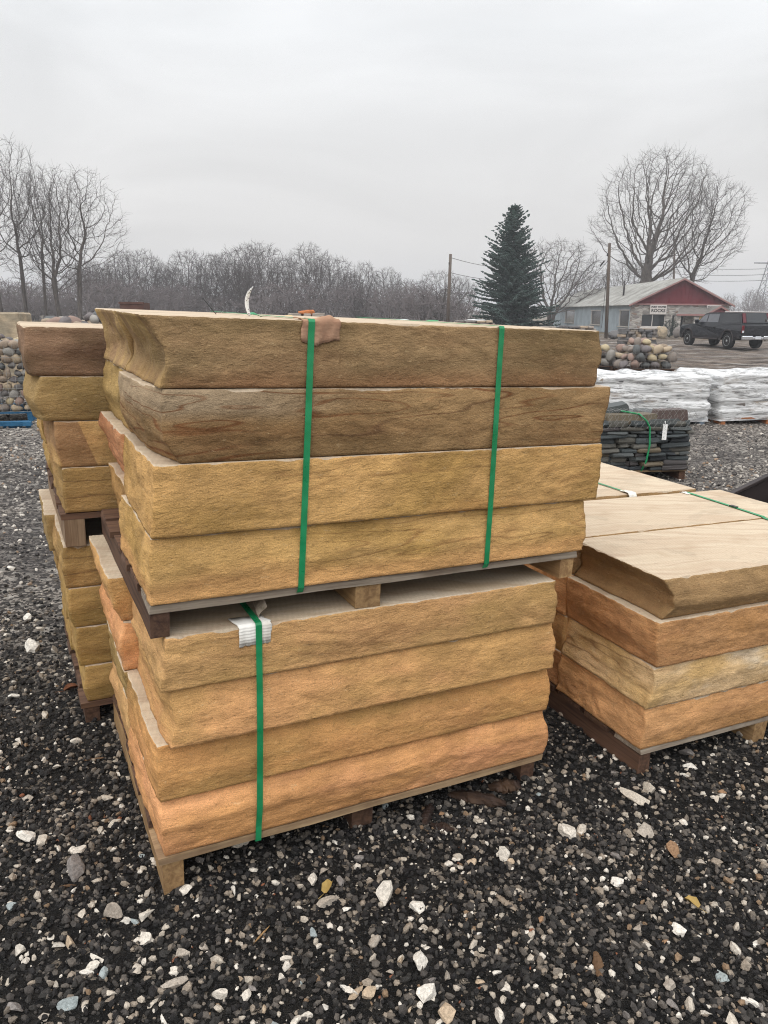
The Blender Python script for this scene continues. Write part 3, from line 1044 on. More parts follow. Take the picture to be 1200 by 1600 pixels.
for k, (du, mt) in enumerate([(-.136, Q4), (-.150, Q3), (-.200, Q2), (-.219, Q1)]):
    lf = [(0, .0), (.5, .02), (1, .0)] if k == 2 else [(0, -.008 if k == 3 else 0), (.5, .004), (1, .002)]
    lab = ['olive slab with dark bedding lines on the upper pallet of the left stack', 'two-toned slab with dark diagonal patch in the left stack', 'smooth olive slab second from the top of left stack', 'dark brown topmost slab of the left stack'][k]
    slab(Bk_, lab, du, du + 1.2, W0, W0 + .45, zu[k], zu[k + 1], mt, 50 + k, left=lf, front=[(0, .0), (.5, .008), (1, .0)], rough=.7, res=0.011, lcut=(.02 if k == 2 else .004, .05))
    slab(Bk_, f'slab end in back row, {names[k]} of the upper left stack', du + (.0, .0, .05, .08)[k], du + 1.1, W0 + .458, W0 + .905, zu[k], zu[k + 1] - (.0 if k < 3 else .02), (Q5, Q6, Q4, Q2)[k], 70 + k, res=0.014)
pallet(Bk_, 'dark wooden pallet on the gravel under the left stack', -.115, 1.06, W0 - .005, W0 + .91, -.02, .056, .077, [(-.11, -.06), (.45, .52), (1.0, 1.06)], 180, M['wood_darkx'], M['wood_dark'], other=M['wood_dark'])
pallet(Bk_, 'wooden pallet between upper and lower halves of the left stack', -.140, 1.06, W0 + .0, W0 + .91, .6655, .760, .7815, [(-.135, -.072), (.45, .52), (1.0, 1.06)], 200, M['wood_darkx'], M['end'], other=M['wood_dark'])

# ---- stack at the right
Rt_ = Stack(0.8970, 2.2465, 25.681)
Rt_.group = 'sandstone slabs of the low stack at the right'
zr = [.1000, .2492, .3973, .5603, .7046]
R1 = ss('stone_r1', C(156, 130, 92), C(138, 112, 78), C(148, 114, 82), 21.2, .4, .5, .1)
R2 = ss('stone_r2', C(190, 148, 102), C(172, 128, 84), C(182, 130, 90), 22.8, .4, .6, .15)
R3 = ss('stone_r3', C(208, 182, 140), C(196, 162, 112), C(214, 202, 182), 23.3, .85, .35, .2, lines=.5)
R4 = ss('stone_r4', C(202, 158, 110), C(186, 140, 94), C(198, 146, 104), 24.5, .4, .6, .15)
slab(Rt_, 'brown scooped slab with pale flat top, front of the right stack', 0.0, 1.25, 0.0, .452, zr[3], zr[4], R1, 31, front=[(0, -.012), (.35, .014), (.7, .010), (1, -.004)],
     left=[(0, -.020), (.3, -.042), (.6, -.036), (.85, -.008), (1, .004)], lcut=(-.004, .05), res=.008, rough=.8, keep=True)
slab(Rt_, 'orange brown slab second from the top of the right stack', 0.0, 1.25, 0.0, .452, zr[2], zr[3], R2, 32, front=[(0, .004), (.5, .012), (1, .004)], left=[(0, -.008), (.5, .012), (1, .010)], res=.008, keep=True)
slab(Rt_, 'pale grey and yellow slab with swirled veins in the right stack', 0.0, 1.25, 0.0, .452, zr[1], zr[2], R3, 33, front=[(0, .0), (.5, .010), (1, -.004)], left=[(0, .006), (.4, -.004), (1, -.012)], res=.008, keep=True)
slab(Rt_, 'orange slab at the bottom of the right stack', 0.0, 1.25, 0.0, .452, zr[0], zr[1], R4, 34, front=[(0, .004), (.5, .010), (1, -.004)], left=[(0, .012), (.5, .012), (1, -.002)], res=.008, keep=True)
for k, mt in enumerate([R2, B4, R4, R1]):
    slab(Rt_, ['bottom', 'second from bottom', 'second from top', 'top, pale sawn upper face,'][k] + ' back row slab of the right stack', 0.01, 1.262, .460, .912, zr[k], zr[k + 1] + (.004 if k == 3 else 0), mt, 35 + k, res=.012)
pallet(Rt_, 'grey weathered pallet under the right stack', -.006, 1.25, 0.0, .915, -.01, .078, .099, [(0.0, .05), (.55, .62), (1.19, 1.245)], 220, M['wood_grey'], M['wood_dark'], other=M['wood_y'])
Nx_ = Stack(0.8970, 2.2465, 25.681)
Nx_.group = 'sandstone slabs of the stack behind the right stack'
for k, mt in enumerate([R4, B2, R2, R1]):
    slab(Nx_, ['bottom', 'second from bottom', 'second from top', 'pale topped upper'][k] + ' slab of the stack hidden behind the right stack', -.05, 1.172, .972, 1.42, zr[k], zr[k + 1], mt, 240 + k, res=.016)
    slab(Nx_, ['bottom', 'second from bottom', 'second from top', 'pale topped upper'][k] + ' slab farthest back in the stack behind the right stack', -.05, 1.160, 1.424, 1.87, zr[k], zr[k + 1], mt, 250 + k, res=.016)
pallet(Nx_, 'pallet under the stack behind the right stack', -.05, 1.17, .975, 1.87, -.01, .078, .099, [(-.04, .01), (.5, .57), (1.11, 1.165)], 260, M['wood_grey'], M['wood_dark'], other=M['wood_y'])

# ---- straps
def over_edge(path_top, w_front, z):
    return path_top


def front_strap(S, label, ut, ub, ztop, zbot, wback, under):
    h = taut(S, (ut + ub) / 2, ztop, zbot)
    h = [(w, z) for w, z in h if z < ztop - .004 and z > zbot + .003]
    wt = h[0][0]
    pts = [(ut, wback, ztop + .0016), (ut, .2, ztop + .0016), (ut, wt + .012, ztop + .0016), (ut, wt + .002, ztop + .001), (ut, wt - .0008, ztop - .004)]
    n0 = [(w, z) for w, z in h if z < ztop - .012]
    for w, z in n0:
        f = (ztop - z) / (ztop - zbot)
        pts.append((ut + (ub - ut) * f, w, z))
    pts += under
    S.path = sorted((z, w) for u, w, z in pts[4:-3])
    return strap(S, label, pts)


ext = [f for f in A_.faces]
upper, lower = A_.faces[:4], A_.faces[4:]
A_.faces = upper
front_strap(A_, 'green plastic strap over brown paper on the front stack', .362, .345, 1.4536, .795, .9, [(.344, .001, .786), (.344, .03, .7745), (.344, .3, .7765)])
path1 = A_.path
front_strap(A_, 'green plastic strap round the right half of the upper front stack', .893, .905, 1.4536, .795, .9, [(.905, .001, .786), (.905, .03, .7745), (.905, .3, .7765)])
A_.faces = lower
front_strap(A_, 'green plastic strap over white card on the lower front stack', .236, .234, .7165, .108, .9, [(.234, -.004, .088), (.234, .03, .0845), (.234, .3, .0865)])
path2 = A_.path


def under(path, z):
    return float(np.interp(z, [a for a, b in path], [b for a, b in path]))


# right stack: bands across the tops
zt = zr[4]
strap(Rt_, 'pale green strap lying across the back slab of the right stack', [(1.03, .905, zt + .0065), (1.02, .7, zt + .0065), (1.0, .46, zt + .0065), (.995, .44, zt + .003), (.99, .2, zt + .003), (.985, .01, zt + .003), (.985, -.012, zt - .004), (.985, -.016, .30), (.985, -.014, .09)], .018)
strap(Nx_, 'thin green strap over the pale slab behind the right stack', [(.74, 1.85, zt + .003), (.74, 1.43, zt + .003), (.74, .99, zt + .004), (.74, .966, zt + .002), (.74, .960, zt - .02), (.74, .960, zt - .12), (.74, .962, .2)], .013)
mb = MB().box((0, 0, 0), (.036, .02, .004), bevel=.001)
o = mb.build('strap_seal', M['steel_seal'], None, Rt_.at(1.014, .62, zt + .010, R_(88)))
tag(o, 'small dark metal seal on the pale green strap', 'strap seal')


# ---- edge protectors
def sheet(name, mat, S, rows, label, cat, th=0.002, group=None):
    """bent sheet through rows of points, given thickness"""
    n, k = len(rows), len(rows[0])
    vs = [Vector(p) for r in rows for p in r]
    fs = [(i * k + j, i * k + j + 1, (i + 1) * k + j + 1, (i + 1) * k + j) for i in range(n - 1) for j in range(k - 1)]
    me = MB().add(vs, fs, 0, True).mesh(name, mat)
    o = link(name, me, None, S.m)
    m = o.modifiers.new('thickness', 'SOLIDIFY')
    m.thickness = th
    m.offset = 0.0
    return tag(o, label, cat, group)


r2 = random.Random(5)
rows = []
prof = [(.06, .0008), (.03, .0008), (.012, .0008), (.004, .0008), (None, -.003), (None, -.010), (None, -.019), (None, -.029), (None, -.040), (None, -.049)]
for q, (w, dz) in enumerate(prof):
    row = []
    for k in range(29):
        f = k / 28
        u = .338 + .096 * f + (r2.uniform(-.0025, .0025) if k in (0, 28) else 0)
        near = math.exp(-((f - .235) / .10) ** 2)            # held flat under the strap
        bot = (.010 * math.exp(-((f - .33) / .2) ** 2) - .012 * max(0, f - .6)) * max(0, q - 6) / 3
        z = 1.4536 + dz - bot + (r2.uniform(-.0015, .0015) if q in (0, 9) else 0)
        if w is None:
            ww = under(path1, z) + .0022 - (1 - near) * (.0022 + .0013 * math.sin(f * 17 + q * .9) + .0006 * math.sin(f * 41 - q))
        else:
            ww = w
            z += (1 - near) * (.0012 * (1 + math.sin(f * 23 + q)) + .010 * math.exp(-((f - .72) / .20) ** 2) * max(0, 1 - abs(q - 2.2) / 2.2))
        row.append((u, ww, z))
    rows.append(row)
sheet('paper_protector', M['kraft'], A_, rows, 'crumpled brown paper folded under the green strap on the top edge', 'paper pad')
rows = []
for q, (w, dz) in enumerate([(.055, .001), (.03, .001), (.010, .001), (.003, .001), (None, -.004), (None, -.012), (None, -.030), (None, -.050)]):
    row = []
    for k in range(21):
        f = k / 20
        u = .186 + .082 * f - .010 * (w is not None and w > .02) + (r2.uniform(-.003, .003) if k in (0, 20) else 0)
        near = math.exp(-((f - .60) / .14) ** 2)
        z = .7132 + dz + (r2.uniform(-.002, .002) if q == 7 else 0)
        if w is None:
            ww = under(path2, z) + .0026 - (1 - near) * (.002 + .0010 * math.sin(f * 24))
        else:
            ww = w
            z += (1 - near) * .0018
        row.append((u, ww, z))
    rows.append(row)
sheet('card_protector', M['card'], A_, rows, 'white corrugated card folded over the lower slab edge under the strap', 'card pad', .0025)
o = sheet('stone_flake', M['wood_grey'], A_, [[(.245 + .004 * i, .03 + .02 * j + .006 * math.sin(i), .719 + .010 * j + .006 * i) for i in range(6)] for j in range(3)], 'grey torn scrap sticking up behind the white card', 'paper scrap', .003)
rows = [[(.725 + .045 * k / 6, w, zt + .0045 + dz + .003 * math.sin(k * 2 + q)) for k in range(7)] for q, (w, dz) in enumerate([(1.02, 0), (.99, .002), (.966, 0), (.955, -.012), (.953, -.03)])]
sheet('card_protector', M['card'], Nx_, rows, 'small white card under the thin strap behind the right stack', 'card pad')
rows = [[(1.00 + .035 * k / 6, w, zt + .0055 + dz + .001 * math.sin(k * 2 + q)) for k in range(7)] for q, (w, dz) in enumerate([(.87, 0), (.90, .001), (.915, 0), (.922, -.012)])]
sheet('card_protector', M['card'], Rt_, rows, 'white card at the far edge of the right stack', 'card pad')

# ---- the paper tag that stands on top, and bits beside it
rows = []
for q in range(9):
    f = q / 8
    u = .276 - .010 * math.sin(f * 2.6) + .006 * f * f
    rows.append([(u + .0085 * s * (.55 + .45 * f) + .002 * f, .20 + .006 * s, 1.4545 + .066 * f + .006 * s * f) for s in (-1, 0, 1)])
sheet('paper_tag', M['tag'], A_, rows, 'white printed paper tag curling up from the top of the stack', 'tag', .0008)
rows = [[(.285 + .008 * k, .24 + .012 * q, 1.4555 + .006 * math.sin(k * .9) * (q + 1) * .5 + .002 * q) for k in range(6)] for q in range(2)]
sheet('strap_tail', M['strap'], A_, rows, 'short green strap end lying beside the white tag', 'strap', .001)
mb = MB().tube([(.205, .25, 1.455), (.195, .25, 1.466), (.175, .26, 1.492)], .0009, 4)
tag(mb.build('wire_end', M['steel_seal'], None, A_.m), 'thin bent wire sticking up left of the white tag', 'wire')

# ------------------------------------------------------------------ loose stones and gravel
def ground_at(px, py):
    D = 3.0
    for _ in range(30):
        p = at(px, py, D)
        g = float(gz(p.x, p.y))
        # move along the ray to the height of the ground there
        f = (CAM_H - g) / max(CAM_H - p.z, 1e-4)
        D = D * (0.4 + 0.6 * f)
    p = at(px, py, D)
    return Vector((p.x, p.y, float(gz(p.x, p.y))))


def lump(seed, sub=1, rough=0.22, flat=0.7, angular=0.0):
    bm = bmesh.new()
    bmesh.ops.create_icosphere(bm, subdivisions=sub, radius=0.5)
    V = np.array([v.co[:] for v in bm.verts])
    F = np.array([[v.index for v in f.verts] for f in bm.faces])
    bm.free()
    r = 1 + rough * fbm(V[:, 0] * 2.1 + seed * 7, V[:, 1] * 2.1, V[:, 2] * 2.1 + seed, 2, seed) * 1.3
    V = V * r[:, None]
    rr = np.random.default_rng(seed)
    if angular:       # planes struck off
        for _ in range(7):
            n = rr.normal(size=3)
            n /= np.linalg.norm(n)
            d = 0.5 * (1 - angular * rr.uniform(.4, 1))
            k = V @ n
            V = V - np.clip(k - d, 0, None)[:, None] * n
    V = V * np.array([1.0, rr.uniform(.65, .95), flat * rr.uniform(.8, 1.15)])
    return V, F


def in_any_stack(x, y):
    out = np.zeros(len(x), bool)
    for S, (u0, u1, w0, w1) in ((A_, (.05, 1.13, .10, .86)), (Bk_, (-.05, 1.0, 1.05, 1.82)), (Rt_, (.06, 1.2, .10, 1.8))):
        p = S.m.to_translation()
        dx, dy = x - p.x, y - p.y
        u = dx * math.cos(S.yaw) + dy * math.sin(S.yaw)
        w = -dx * math.sin(S.yaw) + dy * math.cos(S.yaw)
        out |= (u > u0) & (u < u1) & (w > w0) & (w < w1)
    return out


def scatter(n, y0, y1, margin, size, protos, seed, patch=None, sink=0.15, tone=None, flatrot=0.5):
    """arrays of one gravel mesh: n lumps spread over the ground the camera (and a step aside) sees"""
    r = np.random.default_rng(seed)
    y = np.sqrt(r.uniform(0, 1, n * 3) * (y1 * y1 - y0 * y0) + y0 * y0)
    x = r.uniform(-1, 1, n * 3) * (0.56 * y + margin)
    keep = ~in_any_stack(x, y)
    if patch is not None:
        keep &= r.uniform(0, 1, len(x)) < patch(x, y)
    x, y = x[keep][:n], y[keep][:n]
    n = len(x)
    s = size(r, n)
    z = gz(x, y) + s * r.uniform(-sink, 0.30, n)
    Vs, Fs, Ts = [], [], []
    off = 0
    kinds = r.integers(0, len(protos), n)
    tn = r.uniform(0, 1, n) if tone is None else tone(r, n, x, y, s)
    for k, (PV, PF) in enumerate(protos):
        idx = np.where(kinds == k)[0]
        m = len(idx)
        if not m:
            continue
        a = r.uniform(0, 2 * np.pi, m)
        bx, by = r.normal(0, flatrot, m), r.normal(0, flatrot, m)
        ca, sa = np.cos(a), np.sin(a)
        Rz = np.zeros((m, 3, 3))
        Rz[:, 0, 0], Rz[:, 0, 1], Rz[:, 1, 0], Rz[:, 1, 1], Rz[:, 2, 2] = ca, -sa, sa, ca, 1
        Rx = np.zeros((m, 3, 3))
        Rx[:, 0, 0], Rx[:, 1, 1], Rx[:, 1, 2], Rx[:, 2, 1], Rx[:, 2, 2] = 1, np.cos(bx), -np.sin(bx), np.sin(bx), np.cos(bx)
        Ry = np.zeros((m, 3, 3))
        Ry[:, 1, 1], Ry[:, 0, 0], Ry[:, 0, 2], Ry[:, 2, 0], Ry[:, 2, 2] = 1, np.cos(by), np.sin(by), -np.sin(by), np.cos(by)
        Q = Rz @ Rx @ Ry
        st = np.stack([s[idx] * r.uniform(.8, 1.3, m), s[idx] * r.uniform(.8, 1.2, m), s[idx]], -1)
        W = np.einsum('mij,mvj->mvi', Q, PV[None] * st[:, None, :])
        W += np.stack([x[idx], y[idx], z[idx]], -1)[:, None, :]
        nv = len(PV)
        Vs.append(W.reshape(-1, 3))
        Fs.append((PF[None] + (np.arange(m) * nv)[:, None, None] + off).reshape(-1, 3))
        Ts.append(np.repeat(tn[idx], nv))
        off += m * nv
    return np.concatenate(Vs), np.concatenate(Fs), np.concatenate(Ts)


def gravel(name, mat, label, args):
    V, F, T = [], [], []
    off = 0
    for a in args:
        v, f, t_ = scatter(**a)
        V.append(v)
        F.append(f + off)
        T.append(t_)
        off += len(v)
    V, F, T = np.concatenate(V), np.concatenate(F), np.concatenate(T)
    me = np_mesh(name, V, F, mat, False)
    at_ = me.color_attributes.new('tone', 'FLOAT_COLOR', 'POINT')
    buf = np.ones((len(me.vertices), 4), np.float32)
    buf[:, 0] = buf[:, 1] = buf[:, 2] = T
    at_.data.foreach_set('color', buf.ravel())
    o = link(name, me)
    return tag(o, label, 'gravel', kind='stuff')


P20 = [lump(300 + k, 1, .30, .75, .60) for k in range(10)]


def ico20(seed):
    """cheap angular chip: 20 triangles"""
    bm = bmesh.new()
    bmesh.ops.create_icosphere(bm, subdivisions=1, radius=0.5)
    V = np.array([v.co[:] for v in bm.verts])
    F = np.array([[v.index for v in f.verts] for f in bm.faces])
    bm.free()
    rr = np.random.default_rng(seed)
    V = V * rr.uniform(.72, 1.2, (len(V), 1)) * np.array([1, rr.uniform(.6, .95), rr.uniform(.5, .85)])
    return V, F


CH = [ico20(400 + k) for k in range(14)]
dens = lambda x, y: 0.06 + 0.94 * (1 - smooth(2.5, 4.4, np.sqrt(x * x + y * y)))
gravel('asphalt_gravel', M['chips'], 'dark asphalt millings mixed with small stones around the pallets', [
    dict(n=40000, y0=0.75, y1=2.0, margin=1.15, size=lambda r, n: 0.005 + 0.019 * r.uniform(0, 1, n) ** 2.2, protos=CH, seed=1, tone=lambda r, n, x, y, s: np.where(s > .012, r.uniform(0, 1, n), r.uniform(0, 1, n) ** 1.25)),
    dict(n=7600, y0=0.75, y1=3.4, margin=1.2, size=lambda r, n: 0.014 + 0.020 * r.uniform(0, 1, n) ** 1.8, protos=P20, seed=3, tone=lambda r, n, x, y, s: .30 + .68 * r.uniform(0, 1, n) ** 1.1, patch=lambda x, y: .25 + .75 * smooth(-.1, .35, fbm(x * 2.2, y * 2.2, 0, 3, 17))),
    dict(n=32000, y0=1.9, y1=4.6, margin=1.2, size=lambda r, n: 0.006 + 0.020 * r.uniform(0, 1, n) ** 2.0, protos=CH, seed=2, patch=dens),
])
gravel('pale_gravel', M['gravel'], 'pale grey gravel spread over the yard beyond the stacks', [
    dict(n=13000, y0=3.6, y1=8.0, margin=1.0, size=lambda r, n: 0.012 + 0.030 * r.uniform(0, 1, n) ** 2, protos=CH, seed=4, patch=lambda x, y: smooth(2.6, 5.5, np.sqrt(x * x + y * y) + .8 * fbm(x, y, 0, 2, 8))),
    dict(n=9000, y0=7.5, y1=15, margin=1.0, size=lambda r, n: 0.018 + 0.040 * r.uniform(0, 1, n) ** 2, protos=CH, seed=5),
])

# single pale stones, children of the ground they lie on
STM = []
for k in range(9):
    V_, F_ = lump(500 + k, 2, .30, .78, .75)
    STM.append(np_mesh('stone', V_, F_, M['pale'], False))
PX = [(600, 1410, 36), (648, 1421, 30), (513, 1411, 26), (657, 1501, 32), (668, 1560, 36), (690, 1588, 38), (885, 1305, 30), (906, 1299, 20), (960, 1382, 24), (1050, 1333, 26),
      (1008, 1300, 28), (988, 1250, 30), (1016, 1238, 22), (1075, 1180, 22), (1078, 1198, 17), (1160, 1150, 18), (115, 1365, 40), (118, 1335, 26), (175, 1432, 36), (226, 1435, 26),
      (272, 1541, 28), (350, 1558, 26), (130, 1431, 15), (69, 1319, 20), (40, 1312, 30), (588, 1475, 26), (1055, 1455, 26), (870, 1521, 24), (792, 1547, 20), (165, 1250, 17),
      (115, 1570, 30), (45, 1250, 18), (180, 1290, 18), (50, 1015, 26), (45, 968, 18), (60, 985, 14), (85, 1020, 14), (1130, 1531, 22), (378, 1320, 24), (365, 1392, 16),
      (505, 1363, 18), (535, 1380, 18), (488, 1380, 22), (715, 1340, 16), (735, 1352, 18), (790, 1342, 22), (830, 1500, 16), (690, 1300, 14), (940, 1560, 20), (1010, 1480, 16),
      (1085, 1500, 18), (1045, 1545, 26), (1150, 1450, 16), (1180, 1480, 18), (700, 1530, 16), (420, 1470, 14), (450, 1500, 16), (545, 1550, 22), (610, 1520, 12), (320, 1480, 16),
      (215, 1520, 24), (60, 1400, 18), (20, 1420, 20), (30, 1490, 22), (90, 1480, 22), (150, 1500, 18), (20, 1575, 26), (70, 1590, 20), (240, 1570, 18), (385, 1560, 20),
      (480, 1590, 18), (300, 1385, 12), (330, 1360, 14), (1190, 1330, 16), (1120, 1250, 14), (1165, 1290, 12), (1095, 1350, 18), (875, 1395, 14), (845, 1440, 14), (780, 1590, 24),
      (860, 1590, 20), (980, 1590, 18), (1100, 1585, 20), (1175, 1570, 22), (30, 1160, 16), (90, 1200, 14), (20, 1090, 16), (70, 1120, 14), (120, 1160, 14), (15, 890, 14)]
rr = random.Random(91)
n_st = 0


def put_stone(p, s, mesh=None):
    global n_st
    q = Matrix.Translation(p + Vector((0, 0, s * .18))) @ Matrix.Rotation(rr.uniform(0, 6.28), 4, 'Z') @ Matrix.Rotation(rr.uniform(-.5, .5), 4, 'X') @ Matrix.Diagonal((s * rr.uniform(.95, 1.25), s * rr.uniform(.8, 1.05), s * rr.uniform(.8, 1.1), 1))
    o = link('stone', mesh or STM[n_st % len(STM)], ground, q)
    n_st += 1


for x, y, s in PX:
    p = ground_at(x, y)
    put_stone(p, s / FPX * p.y * 1.05 * 1.38)
while n_st < 290:
    y = rr.uniform(1.0, 1.0 + 2.6 * rr.random())
    x = rr.uniform(-1, 1) * (.56 * y + .25)
    if in_any_stack(np.array([x]), np.array([y]))[0] or rr.random() > .2 + 1.1 * float(smooth(-.1, .5, fbm(x * 1.8, y * 1.8, 0, 2, 23))):
        continue
    put_stone(Vector((x, y, float(gz(x, y)))), 0.017 + .030 * rr.random() ** 2)

# ------------------------------------------------------------------ wood scraps and leaves
M['rot'] = wood('rotten_wood', lin(48, 34, 28), lin(28, 20, 17), 4, 0, .5)
M['scrap'] = wood('old_board', lin(112, 86, 62), lin(78, 58, 42), 8, 0, .1)
t = NT('dry_leaf', 0.7, 0.2)
M['leaf_y'] = plain('yellow_leaf', lin(168, 142, 84), .7, .2, 60)
M['leaf_b'] = plain('brown_leaf', lin(112, 70, 46), .7, .25, 60)


def scrap(label, px, py, L, W, H, rz, mat, seed):
    p = ground_at(px, py)
    rs = np.random.default_rng(seed)
    n, k = 15, 8
    vs, fs = [], []
    for i in range(n):
        f = i / (n - 1)
        tp = (math.sin(math.pi * min(max(f, .03), .97))) ** .35
        for j in range(k):
            a = 2 * math.pi * j / k
            jag = 1 + .25 * rs.uniform(-1, 1)
            vs.append(((f - .5) * L + .01 * rs.uniform(-1, 1) * (1 if i in (0, n - 1) else .3), math.cos(a) * W / 2 * tp * jag, math.sin(a) * H / 2 * tp * jag))
    for i in range(n - 1):
        for j in range(k):
            fs.append((i * k + j, i * k + (j + 1) % k, (i + 1) * k + (j + 1) % k, (i + 1) * k + j))
    fs += [tuple(range(k)), tuple((n - 1) * k + j for j in range(k))]
    o = MB().add(vs, fs).build('wood_scrap', mat, None, TM(p.x, p.y, p.z + H * .40, R_(rz)))
    return tag(o, label, 'wood scrap', 'wood scraps on the gravel')


scrap('large rotten dark wood piece lying near the pallet\'s right front foot', 745, 1252, .17, .055, .03, 25 - 40, M['rot'], 1)
scrap('dark rotten wood lump just in front of the right pallet foot', 790, 1234, .10, .055, .035, 10, M['rot'], 2)
scrap('upright wet bark piece beside the middle pallet foot', 668, 1275, .09, .035, .02, 75, M['rot'], 3)
scrap('shorter reddish bark piece right of the middle pallet foot', 690, 1296, .06, .03, .02, -20, M['rot'], 4)
scrap('short brown board end lying at the lower right', 934, 1510, .075, .024, .014, 82, M['scrap'], 5)
scrap('long thin stick on the gravel left of the big stack', 145, 1187, .07, .008, .006, 15, M['scrap'], 6)
scrap('grey green stone-like splinter at the lower middle right', 790, 1412, .06, .018, .012, -48, M['wood_grey'], 7)
scrap('small reddish splinter below the pair of pale stones at left', 105, 1385, .03, .008, .005, 8, M['scrap'], 8)
scrap('thin straw coloured stick at the lower left', 408, 1462, .05, .005, .004, 60, M['wood_y'], 9)


def leaf(label, px, py, s, rz, mat, seed, cat='leaf'):
    p = ground_at(px, py)
    rs = random.Random(seed)
    n = 14
    rim = []
    for i in range(n):
        a = 2 * math.pi * i / n
        r = s * (.5 - .06 * (i % 2))
        y_ = .26 * math.sin(a) * (1 - .35 * math.cos(a))
        rim.append((r * math.cos(a), s * y_ * (1 - .12 * (i % 2)), .30 * s * abs(math.sin(a)) + rs.uniform(0, .08) * s))
    vs = [(0, 0, .02 * s)] + rim
    fs = [(0, 1 + i, 1 + (i + 1) % n) for i in range(n)]
    mb = MB().add(vs, fs, 0, True)
    mb.tube([(-.45 * s, 0, .05 * s), (-.95 * s, .1 * s, .1 * s)], .015 * s, 4)
    o = mb.build('fallen_leaf', mat, None, TM(p.x, p.y, p.z + .012, R_(rz)))
    return tag(o, label, cat, 'fallen leaves')


leaf('yellow dead leaf above a white stone in the foreground', 512, 1394, .05, 70, M['leaf_y'], 1)
leaf('tan flat leaf on dark gravel at the lower right', 1080, 1418, .045, 130, M['leaf_y'], 3)
leaf('rust coloured leaf under the left stack\'s pallet edge', 112, 1082, .06, 40, M['leaf_b'], 5)


# ------------------------------------------------------------------ middle distance: baskets, slate, wrapped pallets
M['wire'] = plain('galvanised_wire', lin(150, 150, 148), .5, .1, metal=.6)
M['blue'] = plain('blue_paint', lin(36, 88, 122), .6, .2, 9)
CB = []
for k in range(10):
    V_, F_ = lump(700 + k, 2, .24, .74, .30)
    me = np_mesh('cobble', V_, F_, M['cobble'], True)
    CB.append(me)


def frame_at(p, yaw):
    return TM(p.x, p.y, p.z, R_(yaw))


def wire_box(mb, x0, x1, y0, y1, z0, z1, step=.1, r=.0022):
    for z in np.arange(z0, z1 + .001, step):
        mb.tube([(x0, y0, z), (x1, y0, z), (x1, y1, z), (x0, y1, z), (x0, y0, z)], r, 3, sm=False, cap=False)
    for x in np.arange(x0, x1 + .001, step):
        mb.tube([(x, y0, z0), (x, y0, z1)], r, 3, sm=False, cap=False)
        mb.tube([(x, y1, z0), (x, y1, z1)], r, 3, sm=False, cap=False)
    for y in np.arange(y0, y1 + .001, step):
        mb.tube([(x0, y, z0), (x0, y, z1)], r, 3, sm=False, cap=False)
        mb.tube([(x1, y, z0), (x1, y, z1)], r, 3, sm=False, cap=False)


def basket(label, p, yaw, W, D, H, cs, seed, heap=.18, pal=None, group='wire baskets of cobbles'):
    """pallet-sized wire basket of field stones; p is the middle of its front at the ground"""
    r3 = random.Random(seed)
    root = empty('cobble_basket', frame_at(p, yaw))
    tag(root, label, 'stone basket', group)
    zb = .13
    for x in (-W / 2 + .05, 0, W / 2 - .05):
        timber('stringer', root, (x, D / 2, .05), (.06, D, .10), pal or M['wood_dark'], seed + int(x * 10))
    for k in range(5):
        timber('deck_board', root, (0, .06 + k * (D - .12) / 4, .113), (W, .10, .022), pal or M['wood_dark'], seed + 30 + k)
    nx_, nz = max(2, int(W / cs)), max(2, int((H - zb) / (cs * .72)))
    n = 0
    for kz in range(nz + 2):
        inset = 0 if kz < nz else (.06 + .24 * (kz - nz)) * W
        rows = [0, 1] if kz >= nz - 1 else [0]
        nr_ = max(2, int(D / cs))
        cells = []
        for kx in range(nx_):
            cells += [(kx, j) for j in (range(nr_) if kz >= nz - 1 else (0,))]
        if kz < nz - 1:
            cells += [(0, j) for j in range(1, nr_)] + [(nx_ - 1, j) for j in range(1, nr_)]
        for kx, j in cells:
            x = -W / 2 + (kx + .5 + .5 * (kz % 2) - .25) * W / nx_ + r3.uniform(-.1, .1) * cs
            y = (j + .5) * D / nr_ + r3.uniform(-.08, .08) * cs
            if kz >= nz:
                if abs(x) > W / 2 - inset or not (inset * .6 < y < D - inset * .6):
                    continue
            s = cs * r3.uniform(.85, 1.35)
            z = zb + (kz + .5) * cs * .72 + r3.uniform(-.06, .06) * cs
            q = Matrix.Translation((x, y, z)) @ Matrix.Rotation(r3.uniform(0, 6.3), 4, 'Z') @ Matrix.Rotation(r3.uniform(-.4, .4), 4, 'Y') @ Matrix.Diagonal((s * 1.1, s, s * r3.uniform(.95, 1.25), 1))
            link('cobble', CB[n % len(CB)], root, q)
            n += 1
    mb = MB()
    wire_box(mb, -W / 2 - .02, W / 2 + .02, -.02, D + .02, zb, H, .1)
    mb.build('wire_mesh', M['wire'], root)
    return root


pR = ground_at(1014, 584)
basket('wire basket heaped with large round cobbles beyond the wrapped pallets', pR, 8, 1.45, 1.1, .62, .27, 31)
pL = ground_at(945, 581)
basket('wire basket of grey cobbles half hidden by the top brown slab', pL + Vector((-.12, .35, 0)), 8, .95, 1.0, .60, .25, 33)
pG = ground_at(30, 662)
basket('tall wire basket of small cobbles at the left edge on blue boards', pG + Vector((-.52, .1, 0)), 14, 1.25, 1.1, .98, .125, 37, pal=M['blue'])
for k, (px, py, lab) in enumerate([(20, 668, 'blue painted pallet board on the gravel at the left edge'), (44, 668, 'short turquoise board end beside the blue pallet board')]):
    p = ground_at(px, py)
    root = empty('blue_board', frame_at(p, 14))
    tag(root, lab, 'board')
    w_ = .36 if k == 0 else .09
    timber('plank', root, (0 if k == 0 else 0, 0, .05), (w_, .10, .05), M['blue'], 600 + k)
    timber('foot', root, (0, .02, .013), (w_ * .6, .08, .024), M['blue'], 610 + k)

